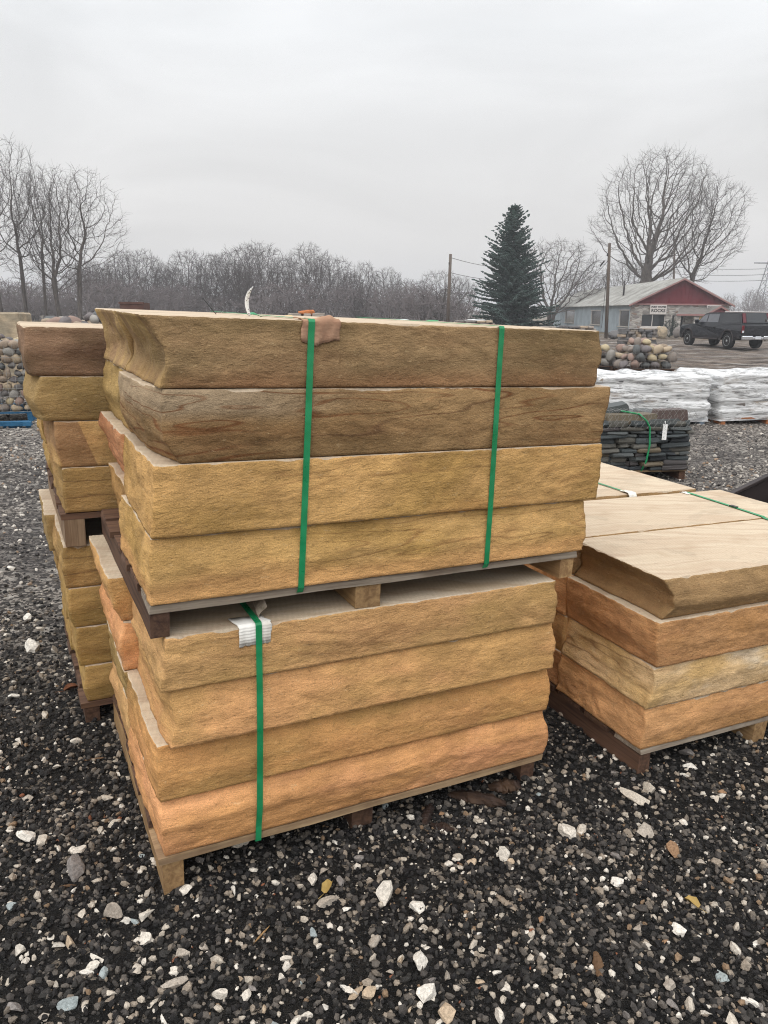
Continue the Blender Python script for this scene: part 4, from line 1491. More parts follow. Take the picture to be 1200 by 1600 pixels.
# far heap of boulders and cut blocks at the left, on piles behind the basket
M['block'] = sandstone('cut_block', C(176, 164, 140), C(150, 140, 124), C(140, 124, 104), 30.3, .4, .5, .2)


def block_pile(label, p, yaw, dims, seed, mat, cat='stone block', name='cut_block'):
    root = empty(name, frame_at(p, yaw))
    tag(root, label, cat)
    z = 0
    r3 = random.Random(seed)
    for W, D, H in dims:
        mb = MB()
        mb.box((0, 0, 0), (W, D, H), bevel=.03)
        bm_ = mb
        me = bm_.mesh('block', mat)
        link('block', me, root, TM(r3.uniform(-.05, .05), D / 2, z + H / 2, r3.uniform(-.04, .04)))
        z += H + .002
    return root


p = at(8, 560, 14.5)
block_pile('pile of pale squared stone blocks at the far left edge', Vector((p.x - .25, 14.5, float(gz(p.x, 14.5)))), 10, [(1.3, .8, .48), (1.2, .8, .46), (1.15, .75, .45)], 3, M['block'])
p = at(22, 560, 13.6)
block_pile('narrow pale upright stone block pile beside the left basket', Vector((p.x, 13.6, float(gz(p.x, 13.6)))), 12, [(.42, .5, .7), (.38, .45, .66)], 4, M['block'])


def heap(label, px, D, W, Dp, H, cs, seed, cols=None, n=60, name='boulder_heap'):
    p = at(px, 520, D)
    p.z = float(gz(p.x, D))
    root = empty(name, frame_at(p, 0))
    tag(root, label, 'boulder heap', 'heaps of boulders in the yard')
    r3 = random.Random(seed)
    k = 0
    for i in range(n):
        a, q = r3.uniform(0, 6.28), math.sqrt(r3.random())
        x, y = q * math.cos(a) * W / 2, q * math.sin(a) * Dp / 2
        top = H * (1 - q ** 2.2)
        s = cs * r3.uniform(.7, 1.35)
        z = max(s * .3, top - s * .35)
        m = Matrix.Translation((x, y, z)) @ Matrix.Rotation(r3.uniform(0, 6.3), 4, 'Z') @ Matrix.Rotation(r3.uniform(-.5, .5), 4, 'X') @ Matrix.Diagonal((s * 1.15, s, s, 1))
        link('boulder', CB[i % len(CB)], root, m)
    # rubble core under the boulders
    mb = MB()
    mb.lathe([(W * .52, .0), (W * .46, H * .3), (W * .34, H * .62), (W * .16, H * .85), (.02, H * .9)], 16, axis='z')
    me = mb.mesh('rubble_core', M['flag'])
    link('rubble_core', me, root, Matrix.Diagonal((1, Dp / W, 1, 1)))
    return root


heap('heap of brown boulders seen over the dark slab at the left', 96, 17.0, 2.6, 2.0, 1.38, .36, 8, n=90)
heap('low grey boulder heap just left of the tall slab corner', 150, 19.0, 1.2, 1.2, 1.38, .34, 9, n=40)


# ---- dark slate pallet
def flat_stone(seed):
    rs = np.random.default_rng(seed)
    n = 9
    a = np.sort(rs.uniform(0, 2 * np.pi, n) * .25 + np.arange(n) * 2 * np.pi / n * .95)
    x = np.sign(np.cos(a)) * np.abs(np.cos(a)) ** .3 * .53 * rs.uniform(.9, 1.05, n)
    y = np.sign(np.sin(a)) * np.abs(np.sin(a)) ** .3 * .53 * rs.uniform(.9, 1.05, n)
    vs, fs = [], []
    for zz, sc in ((-.5, .97), (-.15, 1.02), (.2, 1.0), (.5, .95)):
        for i in range(n):
            vs.append((x[i] * sc * rs.uniform(.97, 1.03), y[i] * sc * rs.uniform(.97, 1.03), zz + rs.uniform(-.06, .06)))
    for l in range(3):
        for i in range(n):
            fs.append((l * n + i, l * n + (i + 1) % n, (l + 1) * n + (i + 1) % n, (l + 1) * n + i))
    fs += [tuple(range(n - 1, -1, -1)), tuple(3 * n + i for i in range(n))]
    return MB().add(vs, fs)


SLM = [flat_stone(k).mesh('slate', M['slate']) for k in range(8)]
FLM = [flat_stone(20 + k).mesh('flagstone', M['flag']) for k in range(8)]
pS = ground_at(1012, 752)
root = empty('slate_pallet', frame_at(pS + Vector((-.08, .02, 0)), 9))
tag(root, 'pallet of stacked dark slate under wire with a green band', 'slate pallet')
r3 = random.Random(44)
SW, SD = .98, .85
for x in (-SW / 2 + .05, 0, SW / 2 - .05):
    timber('stringer', root, (x, SD / 2, .04), (.06, SD, .08), M['wood_dark'], 700 + int(x * 10))
for k in range(5):
    timber('deck_board', root, (0, .06 + k * (SD - .12) / 4, .091), (SW, .1, .02), M['wood'], 710 + k)
z = .102
n = 0
while z < .53:
    h = r3.uniform(.028, .062)
    for sidepass in range(4):
        x = -SW / 2
        lenm = SW if sidepass < 2 else SD
        while x < (SW / 2 if sidepass < 2 else -SW / 2 + SD) - .06:
            l = min(r3.uniform(.10, .36), (SW / 2 if sidepass < 2 else -SW / 2 + SD) - x)
            hh = h * r3.uniform(.72, 1.06)
            if sidepass == 0:
                q = Matrix.Translation((x + l / 2, .12 + r3.uniform(-.035, .025), z + hh / 2)) @ Matrix.Rotation(r3.gauss(0, .035), 4, 'Y') @ Matrix.Diagonal((l, .26, hh, 1))
            elif sidepass == 1:
                q = Matrix.Translation((x + l / 2, .40 + .3 * (z > .5), z + hh / 2)) @ Matrix.Diagonal((l, .5, hh, 1))
            elif sidepass == 2:
                q = Matrix.Translation((-SW / 2 + .11 + r3.uniform(-.02, .02), x + SW / 2 + l / 2, z + hh / 2)) @ Matrix.Diagonal((.22, l, hh, 1))
            else:
                q = Matrix.Translation((SW / 2 - .11 + r3.uniform(-.02, .02), x + SW / 2 + l / 2, z + hh / 2)) @ Matrix.Diagonal((.22, l, hh, 1))
            link('slate', SLM[n % 8], root, q @ Matrix.Rotation(r3.choice([0, math.pi]) + r3.uniform(-.05, .05), 4, 'Z'))
            n += 1
            x += l + .004
    z += h
M['reddish'] = plain('purple_slate', lin(92, 78, 74), .7, .2, 12, bump=.4)
o = flat_stone(77).mesh('slate_block', M['reddish'])
link('slate_block', o, root, Matrix.Translation((.30, .10, .60)) @ Matrix.Diagonal((.32, .18, .13, 1)))
link('slate', SLM[2], root, Matrix.Translation((-.10, .12, .585)) @ Matrix.Diagonal((.50, .22, .09, 1)))
link('slate', SLM[4], root, Matrix.Translation((-.28, .26, .645)) @ Matrix.Rotation(-.18, 4, 'Y') @ Matrix.Diagonal((.42, .22, .08, 1)))
mb = MB()
for k in range(16):      # chicken wire, draped over the top and the front
    x = -SW / 2 + k * SW / 15
    for sg in (1, -1):
        pts = [(x + sg * .02 * ((i % 2) * 2 - 1), .5 - .09 * i if i < 5 else -.035, .675 if i < 5 else .675 - .055 * (i - 5)) for i in range(9)]
        mb.tube(pts, .0012, 3, sm=False, cap=False)
mb.build('wire_netting', M['wire'], root)
mb = MB()
pts = [(-.45, .55, .64), (-.2, .2, .655), (-.06, -.01, .64), (.0, -.045, .58), (.035, -.05, .52), (.05, -.05, .35), (.035, -.045, .2), (.0, -.03, .1)]
mb.tube(pts, .009, 5)
mb.build('band', M['strap'], root)
mb = MB()
mb.box((.185, -.055, .475), (.045, .002, .15))
mb.tube([(.18, -.05, .58), (.185, -.054, .545)], .004, 4)
mb.build('tag', M['tag'], root)

# ---- stretch-wrapped pallets
t = NT('stretch_film', 0.28, 0.6)
v = t.obj()
w1 = t.noise(t.mapping(v, scale=(1.4, 1.4, 8), rot=(0, .12, 0)), 2.0, 5, 0.65, 1.6)
w2 = t.noise(t.mapping(v, rot=(0, .6, 0), scale=(1, 1, 9)), 2.5, 3, 0.6, .8)
c = t.mix(t.ramp(w1, .3, .7), lin(244, 245, 246), lin(222, 223, 224))
t.put(t.b.inputs['Alpha'], t.ramp(t.math('ADD', t.math('MULTIPLY', w1, .6), t.math('MULTIPLY', w2, .4)), .38, .56, .25, .97))
M['film'] = t.out(c, t.bump(w1, .8, .03))


def wrapped(label, p, yaw, W, D, H, seed, deck):
    root = empty('wrapped_pallet', frame_at(p, yaw))
    tag(root, label, 'wrapped pallet', 'stone pallets in white stretch film')
    r3 = random.Random(seed)
    for x in (-W / 2 + .05, 0, W / 2 - .05):
        timber('stringer', root, (x, D / 2, .045), (.07, D, .09), deck, seed + int(x * 10))
    for k in range(6):
        timber('deck_board', root, (0, .05 + k * (D - .1) / 5, .101), (W, .10, .022), deck, seed + 9 + k)
    z, n = .115, 0
    while z < H - .05:
        h = r3.uniform(.05, .085)
        for sp in range(3):
            a0, a1 = (-W / 2, W / 2) if sp != 1 else (0, D)
            x = a0
            while x < a1 - .08:
                l = min(r3.uniform(.2, .5), a1 - x)
                if sp == 0:
                    q = Matrix.Translation((x + l / 2, .14 + r3.uniform(0, .03), z + h / 2)) @ Matrix.Diagonal((l, .28, h * .95, 1))
                elif sp == 1:
                    q = Matrix.Translation((-W / 2 + .14, x + l / 2, z + h / 2)) @ Matrix.Diagonal((.26, l, h * .95, 1))
                else:
                    q = Matrix.Translation((x + l / 2, D * .62, z + h / 2)) @ Matrix.Diagonal((l, D * .7, h * .95, 1))
                link('flagstone', FLM[n % 8], root, q)
                n += 1
                x += l + .005
        z += h
    # film: a ring surface with pulled-in folds, closed over the top
    nu, nz = 90, 26
    vs, fs = [], []
    for j in range(nz + 5):
        f = min(j / nz, 1.0)
        shr = 0 if j <= nz else (.04 + .20 * (j - nz - 1)) if j > nz else 0
        for i in range(nu):
            a = i / nu * 4
            k, q = int(a), a - int(a)
            cx, cy = [(-1 + 2 * q, -1), (1, -1 + 2 * q), (1 - 2 * q, 1), (-1, 1 - 2 * q)][k]
            x, y = cx * W / 2, cy * D / 2
            wv = .012 * float(vnoise(x * 3 + seed, y * 3, f * 26)) + .018 * float(vnoise(x * 2, y * 2 + seed, f * 6))
            ex = 1.03 + wv / .5
            if j > nz:
                ex *= max(.02, 1 - shr)
            zz = .07 + (H - .07) * f + (.012 * float(vnoise(x * 5, y * 5, seed)) if j >= nz - 1 else 0) + (.02 if j > nz else 0) + (.03 * float(vnoise(x * 4 * (1 - shr), y * 4 * (1 - shr), seed)) if j > nz else 0)
            vs.append((x * ex, D / 2 + y * ex, zz))
    K = nz + 5
    for j in range(K - 1):
        for i in range(nu):
            fs.append((j * nu + i, j * nu + (i + 1) % nu, (j + 1) * nu + (i + 1) % nu, (j + 1) * nu + i))
    fs.append(tuple((K - 1) * nu + i for i in range(nu)))
    MB().add(vs, fs, 0, True).build('film', M['film'], root)
    return root


M['wood_or'] = wood('orange_pallet', lin(170, 110, 72), lin(140, 90, 60), 3)
M['wood_bl'] = wood('bluish_pallet', lin(120, 136, 150), lin(100, 108, 118), 3)
pW = ground_at(1020, 668)
wrapped('white film wrapped stone pallet behind the dark slate', pW + Vector((-.02, .1, 0)), 3, 1.62, 1.1, .68, 11, M['wood_bl'])
pW2 = ground_at(1190, 664)
wrapped('white film wrapped stone pallet on orange boards at the right edge', pW2 + Vector((.12, .05, 0)), 14, 1.62, 1.1, .71, 17, M['wood_or'])

# ---- dark steel bucket at the right edge
M['steel'] = plain('dark_steel', lin(46, 38, 38), .55, .25, 5, .4, bump=.2)
pB = at(1147, 772, 5.0)
gB = float(gz(pB.x, 5.0))
hB = at(1196, 733, 5.15)
root = empty('steel_bucket', Matrix.Translation((pB.x, 5.0, gB)))
tag(root, 'dark steel loader bucket corner jutting in at the right edge', 'bucket')
zt0, zt1 = pB.z - gB, hB.z - gB
dx = hB.x - pB.x
sl = (zt1 - zt0) / dx
x0 = -zt0 / sl
for nm_, y in (('side_plate', 0.0), ('side_plate', -1.1)):
    MB().prism([(x0, .0), (dx, zt1), (dx + .45, zt1 - .02), (dx + .62, .18), (dx + .5, .0)], y, y + .02).build(nm_, M['steel'], root)
ang = math.atan(sl)
L_ = (dx - x0) / math.cos(ang)
for y in (-.012, -1.112):
    MB().box((0, 0, 0), (L_ + .02, .05, .02), bevel=.003).build('rim', M['steel'], root, Matrix.Translation(((x0 + dx) / 2 - .008 * math.sin(ang), y + .01, zt1 / 2 + .011)) @ Matrix.Rotation(-ang, 4, 'Y'))
MB().prism([(x0, .002), (dx + .5, .002), (dx + .62, .18), (dx + .45, zt1 - .02), (dx + .43, zt1 - .03), (dx + .59, .18), (dx + .48, .022), (x0 + .05, .022)], -1.079, -.001).build('shell', M['steel'], root)
MB().box((dx + .1, -.02, zt1 - .16), (.22, .03, .06), bevel=.004).build('lug', M['steel'], root)


# ---- far row of stone pallets behind the stacks (their tops show over the slabs)
def far_pallet(px, D, ztop, W, seed, label, mesh_set, extra=None):
    p = at(px, 520, D)
    g = float(gz(p.x, D))
    root = empty('stone_pallet', Matrix.Translation((p.x, D, g)))
    tag(root, label, 'stone pallet', 'far row of stone pallets')
    r3 = random.Random(seed)
    for k in range(3):
        timber('stringer', root, (-W / 2 + .05 + k * (W - .1) / 2, .4, .05), (.08, .8, .10), M['wood_grey'], seed + k)
    H = ztop - g
    z = .102
    n = 0
    while z < H - .03:
        h = min(r3.uniform(.10, .18), H - z)
        x = -W / 2
        while x < W / 2 - .1:
            l = min(r3.uniform(.25, .55), W / 2 - x)
            link('stone', mesh_set[n % len(mesh_set)], root, Matrix.Translation((x + l / 2, .4, z + h / 2)) @ Matrix.Diagonal((l, .8, h * (1 if z + h < H - .03 else r3.uniform(.7, 1)), 1)))
            n += 1
            x += l + .01
        z += h
    if extra:
        extra(root, H)
    return root


M['yellow'] = plain('yellow_sack', lin(226, 196, 50), .6, .12, 8)
M['orange'] = plain('orange_stone', lin(178, 110, 66), .8, .2, 6)
M['greenp'] = plain('green_plastic', lin(40, 150, 90), .5, .1)
M['whitep'] = plain('white_plastic', lin(222, 224, 224), .5, .06)


def top_blob(nm_, mat, x, y, s, sd):
    def f(root, H):
        V_, F_ = lump(sd, 2, .35, .6, .3)
        link(nm_, np_mesh(nm_, V_, F_, mat, True), root, Matrix.Translation((x, y, H - s[2] * .05)) @ Matrix.Diagonal((s[0], s[1], s[2], 1)))
    return f


far_pallet(320, 24, 1.30, 1.5, 801, 'far grey stone pallet left of the white tag', FLM, top_blob('white_boulder', M['whitep'], .1, .2, (.28, .3, .3), 5))
far_pallet(444, 22, 1.30, 1.3, 802, 'far stone pallet with a yellow sack on top', FLM, top_blob('yellow_sack', M['yellow'], .05, .2, (.58, .4, .26), 6))
far_pallet(478, 26, 1.42, 1.2, 803, 'far stone pallet topped by orange brown stones', FLM, top_blob('orange_stone', M['orange'], 0.05, .2, (.62, .4, .34), 7))
far_pallet(560, 30, 1.10, 1.6, 804, 'far low stone pallet right of the brown paper', FLM)
far_pallet(625, 30, 1.16, 1.4, 805, 'far pale stone pallet left of the second strap', FLM, top_blob('white_bag', M['whitep'], .0, .2, (.7, .5, .22), 8))
far_pallet(676, 32, 1.12, 1.2, 806, 'far stone pallet with a green cover by the wooden pole', FLM, top_blob('green_cover', M['greenp'], .0, .2, (.7, .5, .16), 9))
far_pallet(742, 32, 1.16, 1.6, 807, 'far pale stone pallet at the foot of the spruce', FLM, top_blob('white_bag', M['whitep'], -.1, .2, (.9, .5, .2), 10))
far_pallet(830, 34, .90, 2.2, 808, 'far stone pallet in front of the shed wall', FLM)
far_pallet(905, 36, .92, 1.6, 809, 'far stone pallet near the foot of the right hand pole', FLM)
far_pallet(1000, 46, .62, 2.2, 810, 'low stone pallet in front of the shed corner', FLM)

M['rust'] = plain('rusty_steel', lin(92, 66, 58), .8, .25, 3)
p = at(211, 480, 30)
root = empty('steel_hopper', Matrix.Translation((p.x, 30, float(gz(p.x, 30)))))
tag(root, 'rusty brown steel hopper on legs beyond the slab corner', 'hopper')
Hh = at(211, 473, 30).z - float(gz(p.x, 30))
MB().prism([(-.45, Hh), (.45, Hh), (.45, Hh - .35), (.2, Hh - .75), (-.2, Hh - .75), (-.45, Hh - .35)], -.4, .4).build('bin', M['rust'], root)
MB().prism([(-.48, Hh + .02), (.48, Hh + .02), (.48, Hh - .05), (-.48, Hh - .05)], -.43, -.402).build('rim', M['rust'], root)
for sx_ in (-.42, .42):
    for sy_ in (-.37, .37):
        MB().box((sx_, sy_, (Hh - .4) / 2), (.06, .06, Hh - .4)).build('leg', M['rust'], root)
p = at(287, 485, 30)
root = empty('black_machine', Matrix.Translation((p.x, 30, float(gz(p.x, 30)))))
tag(root, 'small black machine just showing over the slab at left', 'machine')
Hm = at(287, 485, 30).z - float(gz(p.x, 30))
MB().box((0, .4, Hm * .45), (.8, .8, Hm * .7), bevel=.05).build('body', M['steel'], root)
MB().box((0, .3, Hm * .9), (.66, .5, Hm * .16), bevel=.04).build('hood', M['steel'], root)
for sx_ in (-.4, .4):
    MB().lathe([(.05, -.08), (.30, -.08), (.30, .08), (.05, .08)], 16, (0, 0, 0), 'y').build('wheel', M['steel'], root, Matrix.Translation((sx_, .1, .30)) @ Matrix.Rotation(math.pi / 2, 4, 'Z'))

# ------------------------------------------------------------------ trees
from mathutils.kdtree import KDTree


def grow_tree(seed, H, r0, rx=.22, z0=.25, bottom=.30, n=1100, step=.022, rmin=.009, twigs=3, tl=.055, lean=0.0, forks=1, sides=(8, 5, 3), flat_top=.9, jit=.17, droop=0.0):
    """bare deciduous tree grown into a crown volume: (wood mesh data, twig mesh data), trunk base at the origin.
    rx: crown radius / height, z0: lowest crown height / height, bottom: where the trunk first branches"""
    rs = np.random.default_rng(seed)
    st = step * H
    zc = (z0 + 1) / 2 * H
    rz = (1 - z0) / 2 * H
    pts = []
    while len(pts) < n:
        v = rs.uniform(-1, 1, 3)
        q = np.linalg.norm(v)
        if q > 1 or rs.uniform() > .25 + .75 * q ** 1.5:
            continue
        w = 1 + .14 * math.sin(3 * math.atan2(v[1], v[0]) + seed) + .10 * math.sin(5 * math.atan2(v[2], v[0]) + seed * 2)
        # egg shape: widest a little above the middle
        k = 1 - .30 * max(0, -v[2]) ** 1.5
        pts.append((v[0] * rx * H * w * k + lean * (zc + v[2] * rz), v[1] * rx * H * w * k, zc + v[2] * rz * (flat_top if v[2] > 0 else 1)))
    P = np.array(pts)
    nodes, par = [], []
    for f in range(forks):
        a = 2.1 * f + seed
        sp = 0 if forks == 1 else .10
        last = -1
        m = max(2, int(bottom * H / st))
        for i in range(m + 1):
            t_ = i / m
            wob = .008 * H * math.sin(t_ * 3 + seed + f)
            nodes.append(((math.cos(a) * (r0 * .5 * (forks > 1) + sp * t_ * bottom * H) + lean * t_ * bottom * H + wob, math.sin(a) * (r0 * .5 * (forks > 1) + sp * t_ * bottom * H), -.1 + t_ * bottom * H)))
            par.append(last)
            last = len(nodes) - 1
    alive = np.ones(len(P), bool)
    rr_ = random.Random(seed)
    for it in range(120):
        kd = KDTree(len(nodes))
        for i, q in enumerate(nodes):
            kd.insert(q, i)
        kd.balance()
        acc = {}
        for j in np.where(alive)[0]:
            co, i, d = kd.find(P[j])
            if d < 1.9 * st:
                alive[j] = False
                continue
            v = (Vector(P[j]) - co) / d
            acc[i] = acc.get(i, Vector((0, 0, 0))) + v
        if not acc:
            break
        grew = 0
        for i, v in acc.items():
            if v.length < .05:
                continue
            b = Vector(nodes[i])
            if par[i] >= 0:
                v = v.normalized() + (b - Vector(nodes[par[i]])).normalized() * .45
            v = v.normalized() + Vector((rr_.gauss(0, jit), rr_.gauss(0, jit), rr_.gauss(0, jit) - droop))
            nodes.append(tuple(b + v.normalized() * st))
            par.append(i)
            grew += 1
        if not grew:
            break
    N = len(nodes)
    kids = [[] for _ in range(N)]
    for i, p_ in enumerate(par):
        if p_ >= 0:
            kids[p_].append(i)
    ex = 2.05
    rad = [0.0] * N
    for i in range(N - 1, -1, -1):
        if not kids[i]:
            rad[i] = rmin ** ex
        else:
            rad[i] = sum(rad[k] for k in kids[i]) + (rmin * .35) ** ex
    rad = [v ** (1 / ex) for v in rad]
    base = max(rad[0], 1e-6)
    g_ = math.log(r0 / rmin) / math.log(base / rmin) if base > rmin else 1
    rad = [rmin * (v / rmin) ** g_ for v in rad]
    wood_, twig_ = MB(), MB()
    stack = [(i, None) for i in range(N) if par[i] < 0]
    while stack:
        i, p_ = stack.pop()
        ch = [p_] if p_ is not None else []
        k = i
        while True:
            ch.append(k)
            if not kids[k]:
                break
            ks = sorted(kids[k], key=lambda q: -rad[q])
            for q in ks[1:]:
                stack.append((q, k))
            k = ks[0]
        ra = [rad[k] for k in ch]
        if p_ is not None:
            ra[0] = min(ra[0], ra[1] * 1.05)
        else:
            ra[0] *= 1.3
        big = ra[1 if len(ra) > 1 else 0] > rmin * 3.2
        (wood_ if big else twig_).tube([nodes[k] for k in ch], ra, sides[0] if ra[0] > r0 * .5 else (sides[1] if big else sides[2]), sm=True, cap=False)
    if twigs:
        for i in range(N):
            if rad[i] < rmin * 3.0 and par[i] >= 0:
                b = Vector(nodes[i])
                d = (b - Vector(nodes[par[i]])).normalized()
                out = Vector((b.x - lean * b.z, b.y, 0))
                out = out.normalized() * .25 if out.length > .1 else Vector((0, 0, 0))
                for k in range(twigs if not kids[i] else max(1, twigs - 1)):
                    v = (d + out + Vector((rr_.gauss(0, .55), rr_.gauss(0, .55), rr_.gauss(.12, .45)))).normalized()
                    L = tl * H * rr_.uniform(.5, 1.25)
                    mid = b + v * L * .5 + Vector((rr_.gauss(0, .04), rr_.gauss(0, .04), rr_.gauss(0, .04))) * L
                    twig_.tube([b, mid, b + v * L], [rmin * .8, rmin * .65, rmin * .4], 3, sm=True, cap=False)
    zs = [v[2] for v in twig_.v]
    sc = H / max(zs)
    for m in (wood_, twig_):
        m.v = [(x * sc, y * sc, z * sc) for x, y, z in m.v]
    return wood_, twig_


class Proto:
    def __init__(self, seed, H, r0, **kw):
        w_, t_ = grow_tree(seed, H, r0, **kw)
        self.H = H
        self.w, self.t = w_.mesh('trunk', M['bark']), t_.mesh('crown', M['twig'])
        self.w.name, self.t.name = 'trunk', 'crown'


def tree(proto, px, D, ytop, label, rz=0.0, wide=1.0, group='bare trees', lean=(0, 0), name='bare_tree'):
    p = at(px, 500, D)
    g = float(gz(p.x, D))
    h = at(px, ytop, D).z - g
    s = h / proto.H
    root = empty(name, Matrix.Translation((p.x, D, g)) @ Matrix.Rotation(lean[0], 4, 'Y') @ Matrix.Rotation(rz, 4, 'Z') @ Matrix.Diagonal((s * wide, s * wide, s, 1)))
    tag(root, label, 'tree', group)
    link('trunk', proto.w, root)
    link('crown', proto.t, root)
    return root


TALL = [Proto(3, 16, .20, rx=.22, z0=.20, bottom=.38, n=2000, rmin=.011),
        Proto(8, 16, .19, rx=.19, z0=.26, bottom=.42, n=1800, rmin=.011),
        Proto(21, 16, .22, rx=.26, z0=.16, bottom=.28, n=2300, forks=2, rmin=.011)]
tree(TALL[1], 2, 64, 212, 'tall bare tree cut off by the left edge', 1.0, .9, 'tall bare trees at the left')
tree(TALL[0], 42, 68, 204, 'tall slender bare tree second from the left edge', 2.2, .8, 'tall bare trees at the left')
tree(TALL[1], 74, 70, 262, 'tall bare tree third from the left edge', 4.1, .8, 'tall bare trees at the left')
tree(TALL[2], 96, 66, 246, 'twin trunked bare tree in the left group', .4, .9, 'tall bare trees at the left')
tree(TALL[0], 124, 66, 252, 'spreading bare tree at the right of the left group', 5.0, 1.15, 'tall bare trees at the left', lean=(.08, 0))
tree(TALL[2], -60, 66, 240, 'bare tree mostly outside the left edge', 3.0, .9, 'tall bare trees at the left')

BIG = Proto(14, 20, .60, rx=.335, z0=.24, bottom=.28, n=3000, forks=2, rmin=.012, step=.018, droop=.02)
BIG2 = Proto(17, 17, .30, rx=.27, z0=.28, bottom=.36, n=1900, rmin=.012, step=.019, droop=.02)
tree(BIG, 1012, 92, 218, 'great bare tree behind the red gabled shed', .3, 1.0, 'big bare trees behind the shed')
tree(BIG2, 1066, 95, 262, 'leaning bare tree right of the great tree behind the shed', 2.0, .95, 'big bare trees behind the shed', lean=(.13, 0))
SPR = [Proto(31, 9, .15, rx=.46, z0=.12, bottom=.14, n=1300, forks=3, rmin=.009, tl=.07),
       Proto(37, 9, .15, rx=.42, z0=.12, bottom=.18, n=1200, forks=2, rmin=.009, tl=.07)]
tree(SPR[0], 858, 98, 366, 'low spreading bare tree right of the spruce', .5, 1.2, 'low bare trees by the shed', lean=(.12, 0))
tree(SPR[1], 905, 130, 420, 'small bare tree behind the grey shed roof', 1.5, 1.1, 'low bare trees by the shed')
tree(SPR[1], 975, 98, 402, 'low bushy bare tree under the great tree', 2.5, 1.0, 'low bare trees by the shed')
tree(SPR[0], 686, 84, 418, 'crooked bare tree just left of the leftmost pole', 3.3, 1.05, 'low bare trees by the shed')
tree(SPR[1], 720, 88, 428, 'small bare tree between the pole and the spruce', .2, .8, 'low bare trees by the shed')

# the grey wood along the far side
WD = [Proto(50 + k, 11, .15, rx=(.38, .26, .36, .46)[k], z0=.12, bottom=(.2, .28, .18, .16)[k], n=1700, forks=1 + k % 2, rmin=.014, tl=.065) for k in range(4)]
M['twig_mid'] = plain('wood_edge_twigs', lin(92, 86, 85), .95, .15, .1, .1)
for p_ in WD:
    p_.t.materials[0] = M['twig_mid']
skyline = [(150, 392), (205, 396), (262, 392), (315, 396), (350, 383), (400, 380), (438, 392), (478, 385), (520, 402), (566, 404), (606, 420), (640, 424), (665, 430)]
sk_x, sk_y = [a for a, b in skyline], [b for a, b in skyline]
rw = random.Random(12)
desc = ['round crowned', 'narrow', 'many limbed', 'broad']
where = ['first right of the tall left group', 'left of the rusty hopper', 'just right of the rusty hopper', 'left of the small black machine', 'just above the small black machine', 'second left of the white tag',
         'third left of the white tag', 'directly behind the white tag', 'just right of the white tag', 'above the yellow sack', 'above the orange stones', 'just above the brown paper', 'first right of the brown paper',
         'second right of the brown paper', 'fourth left of the leftmost pole', 'third left of the leftmost pole']
spots = [(160, 96), (196, 102), (228, 98), (262, 104), (296, 99), (330, 103), (352, 97), (385, 104), (412, 98), (446, 103), (482, 96), (514, 104), (546, 101), (570, 96), (604, 104), (634, 98)]
for k, (px, D) in enumerate(spots):
    tree(WD[k % 4], px, D, float(np.interp(px, sk_x, sk_y)) + (rw.uniform(-12, 2) if k % 3 else rw.uniform(8, 22)), f'{desc[k % 4]} bare tree in the far wood, {where[k]}', rw.uniform(0, 6.28), rw.uniform(.85, 1.1), 'bare trees along the front of the far wood')


def forest(name, label, protos, places, mat, keep=1.0):
    """many trees as one mass"""
    Vs, Fs, off = [], [], 0
    rs = np.random.default_rng(5)
    arr = []
    for p_ in protos:
        for me in (p_.w, p_.t):
            v = np.empty(len(me.vertices) * 3, np.float32)
            me.vertices.foreach_get('co', v)
            f = np.array([q.vertices[:] for q in me.polygons if len(q.vertices) == 4], dtype=np.int64).reshape(-1, 4)
            arr.append((v.reshape(-1, 3), f))
    for (x, y, g, h, w_, a, k) in places:
        for v, f in arr[2 * k:2 * k + 2]:
            s = h / protos[k].H
            c_, s_ = math.cos(a), math.sin(a)
            X = (v[:, 0] * c_ - v[:, 1] * s_) * s * w_ + x
            Y = (v[:, 0] * s_ + v[:, 1] * c_) * s * w_ + y
            Vs.append(np.stack([X, Y, v[:, 2] * s + g], -1))
            Fs.append(f + off)
            off += len(v)
    o = link(name, np_mesh(name, np.concatenate(Vs), np.concatenate(Fs), mat, True))
    return tag(o, label, 'wood', kind='stuff')


LOWP = [Proto(80 + k, 10, .13, rx=.34, z0=.08, bottom=.13, n=480, step=.033, forks=1 + k % 2, rmin=.020, twigs=2, tl=.08, sides=(4, 3, 3)) for k in range(4)]
BUSH = [Proto(90 + k, 3, .05, rx=.5, z0=.02, bottom=.08, n=160, step=.05, forks=3, rmin=.016, twigs=2, tl=.16, sides=(3, 3, 3)) for k in range(3)]
pl = []
for k in range(64):
    px = rw.uniform(-120, 700)
    D = rw.uniform(108, 150)
    p = at(px, 500, D)
    yt = float(np.interp(px, [-120, 100] + sk_x, [400, 398] + sk_y)) + rw.uniform(10, 52)
    pl.append((p.x, D, float(gz(p.x, D)), at(px, yt, D).z - float(gz(p.x, D)), rw.uniform(.8, 1.2), rw.uniform(0, 6.28), k % 4))
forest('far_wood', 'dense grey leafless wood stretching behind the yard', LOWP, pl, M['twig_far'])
pl = []
for k in range(170):
    px = rw.uniform(-120, 735)
    D = rw.uniform(80, 120)
    p = at(px, 500, D)
    pl.append((p.x, D, float(gz(p.x, D)), rw.uniform(2.0, 5.2), rw.uniform(1.0, 1.7), rw.uniform(0, 6.28), k % 3))
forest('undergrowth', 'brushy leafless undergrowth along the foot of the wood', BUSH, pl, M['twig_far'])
pl = []
for k in range(46):
    px = rw.uniform(1080, 1420)
    D = rw.uniform(150, 230)
    p = at(px, 500, D)
    pl.append((p.x, D, float(gz(p.x, D)), at(px, rw.uniform(446, 478), D).z + .4, rw.uniform(.8, 1.3), rw.uniform(0, 6.28), k % 4))
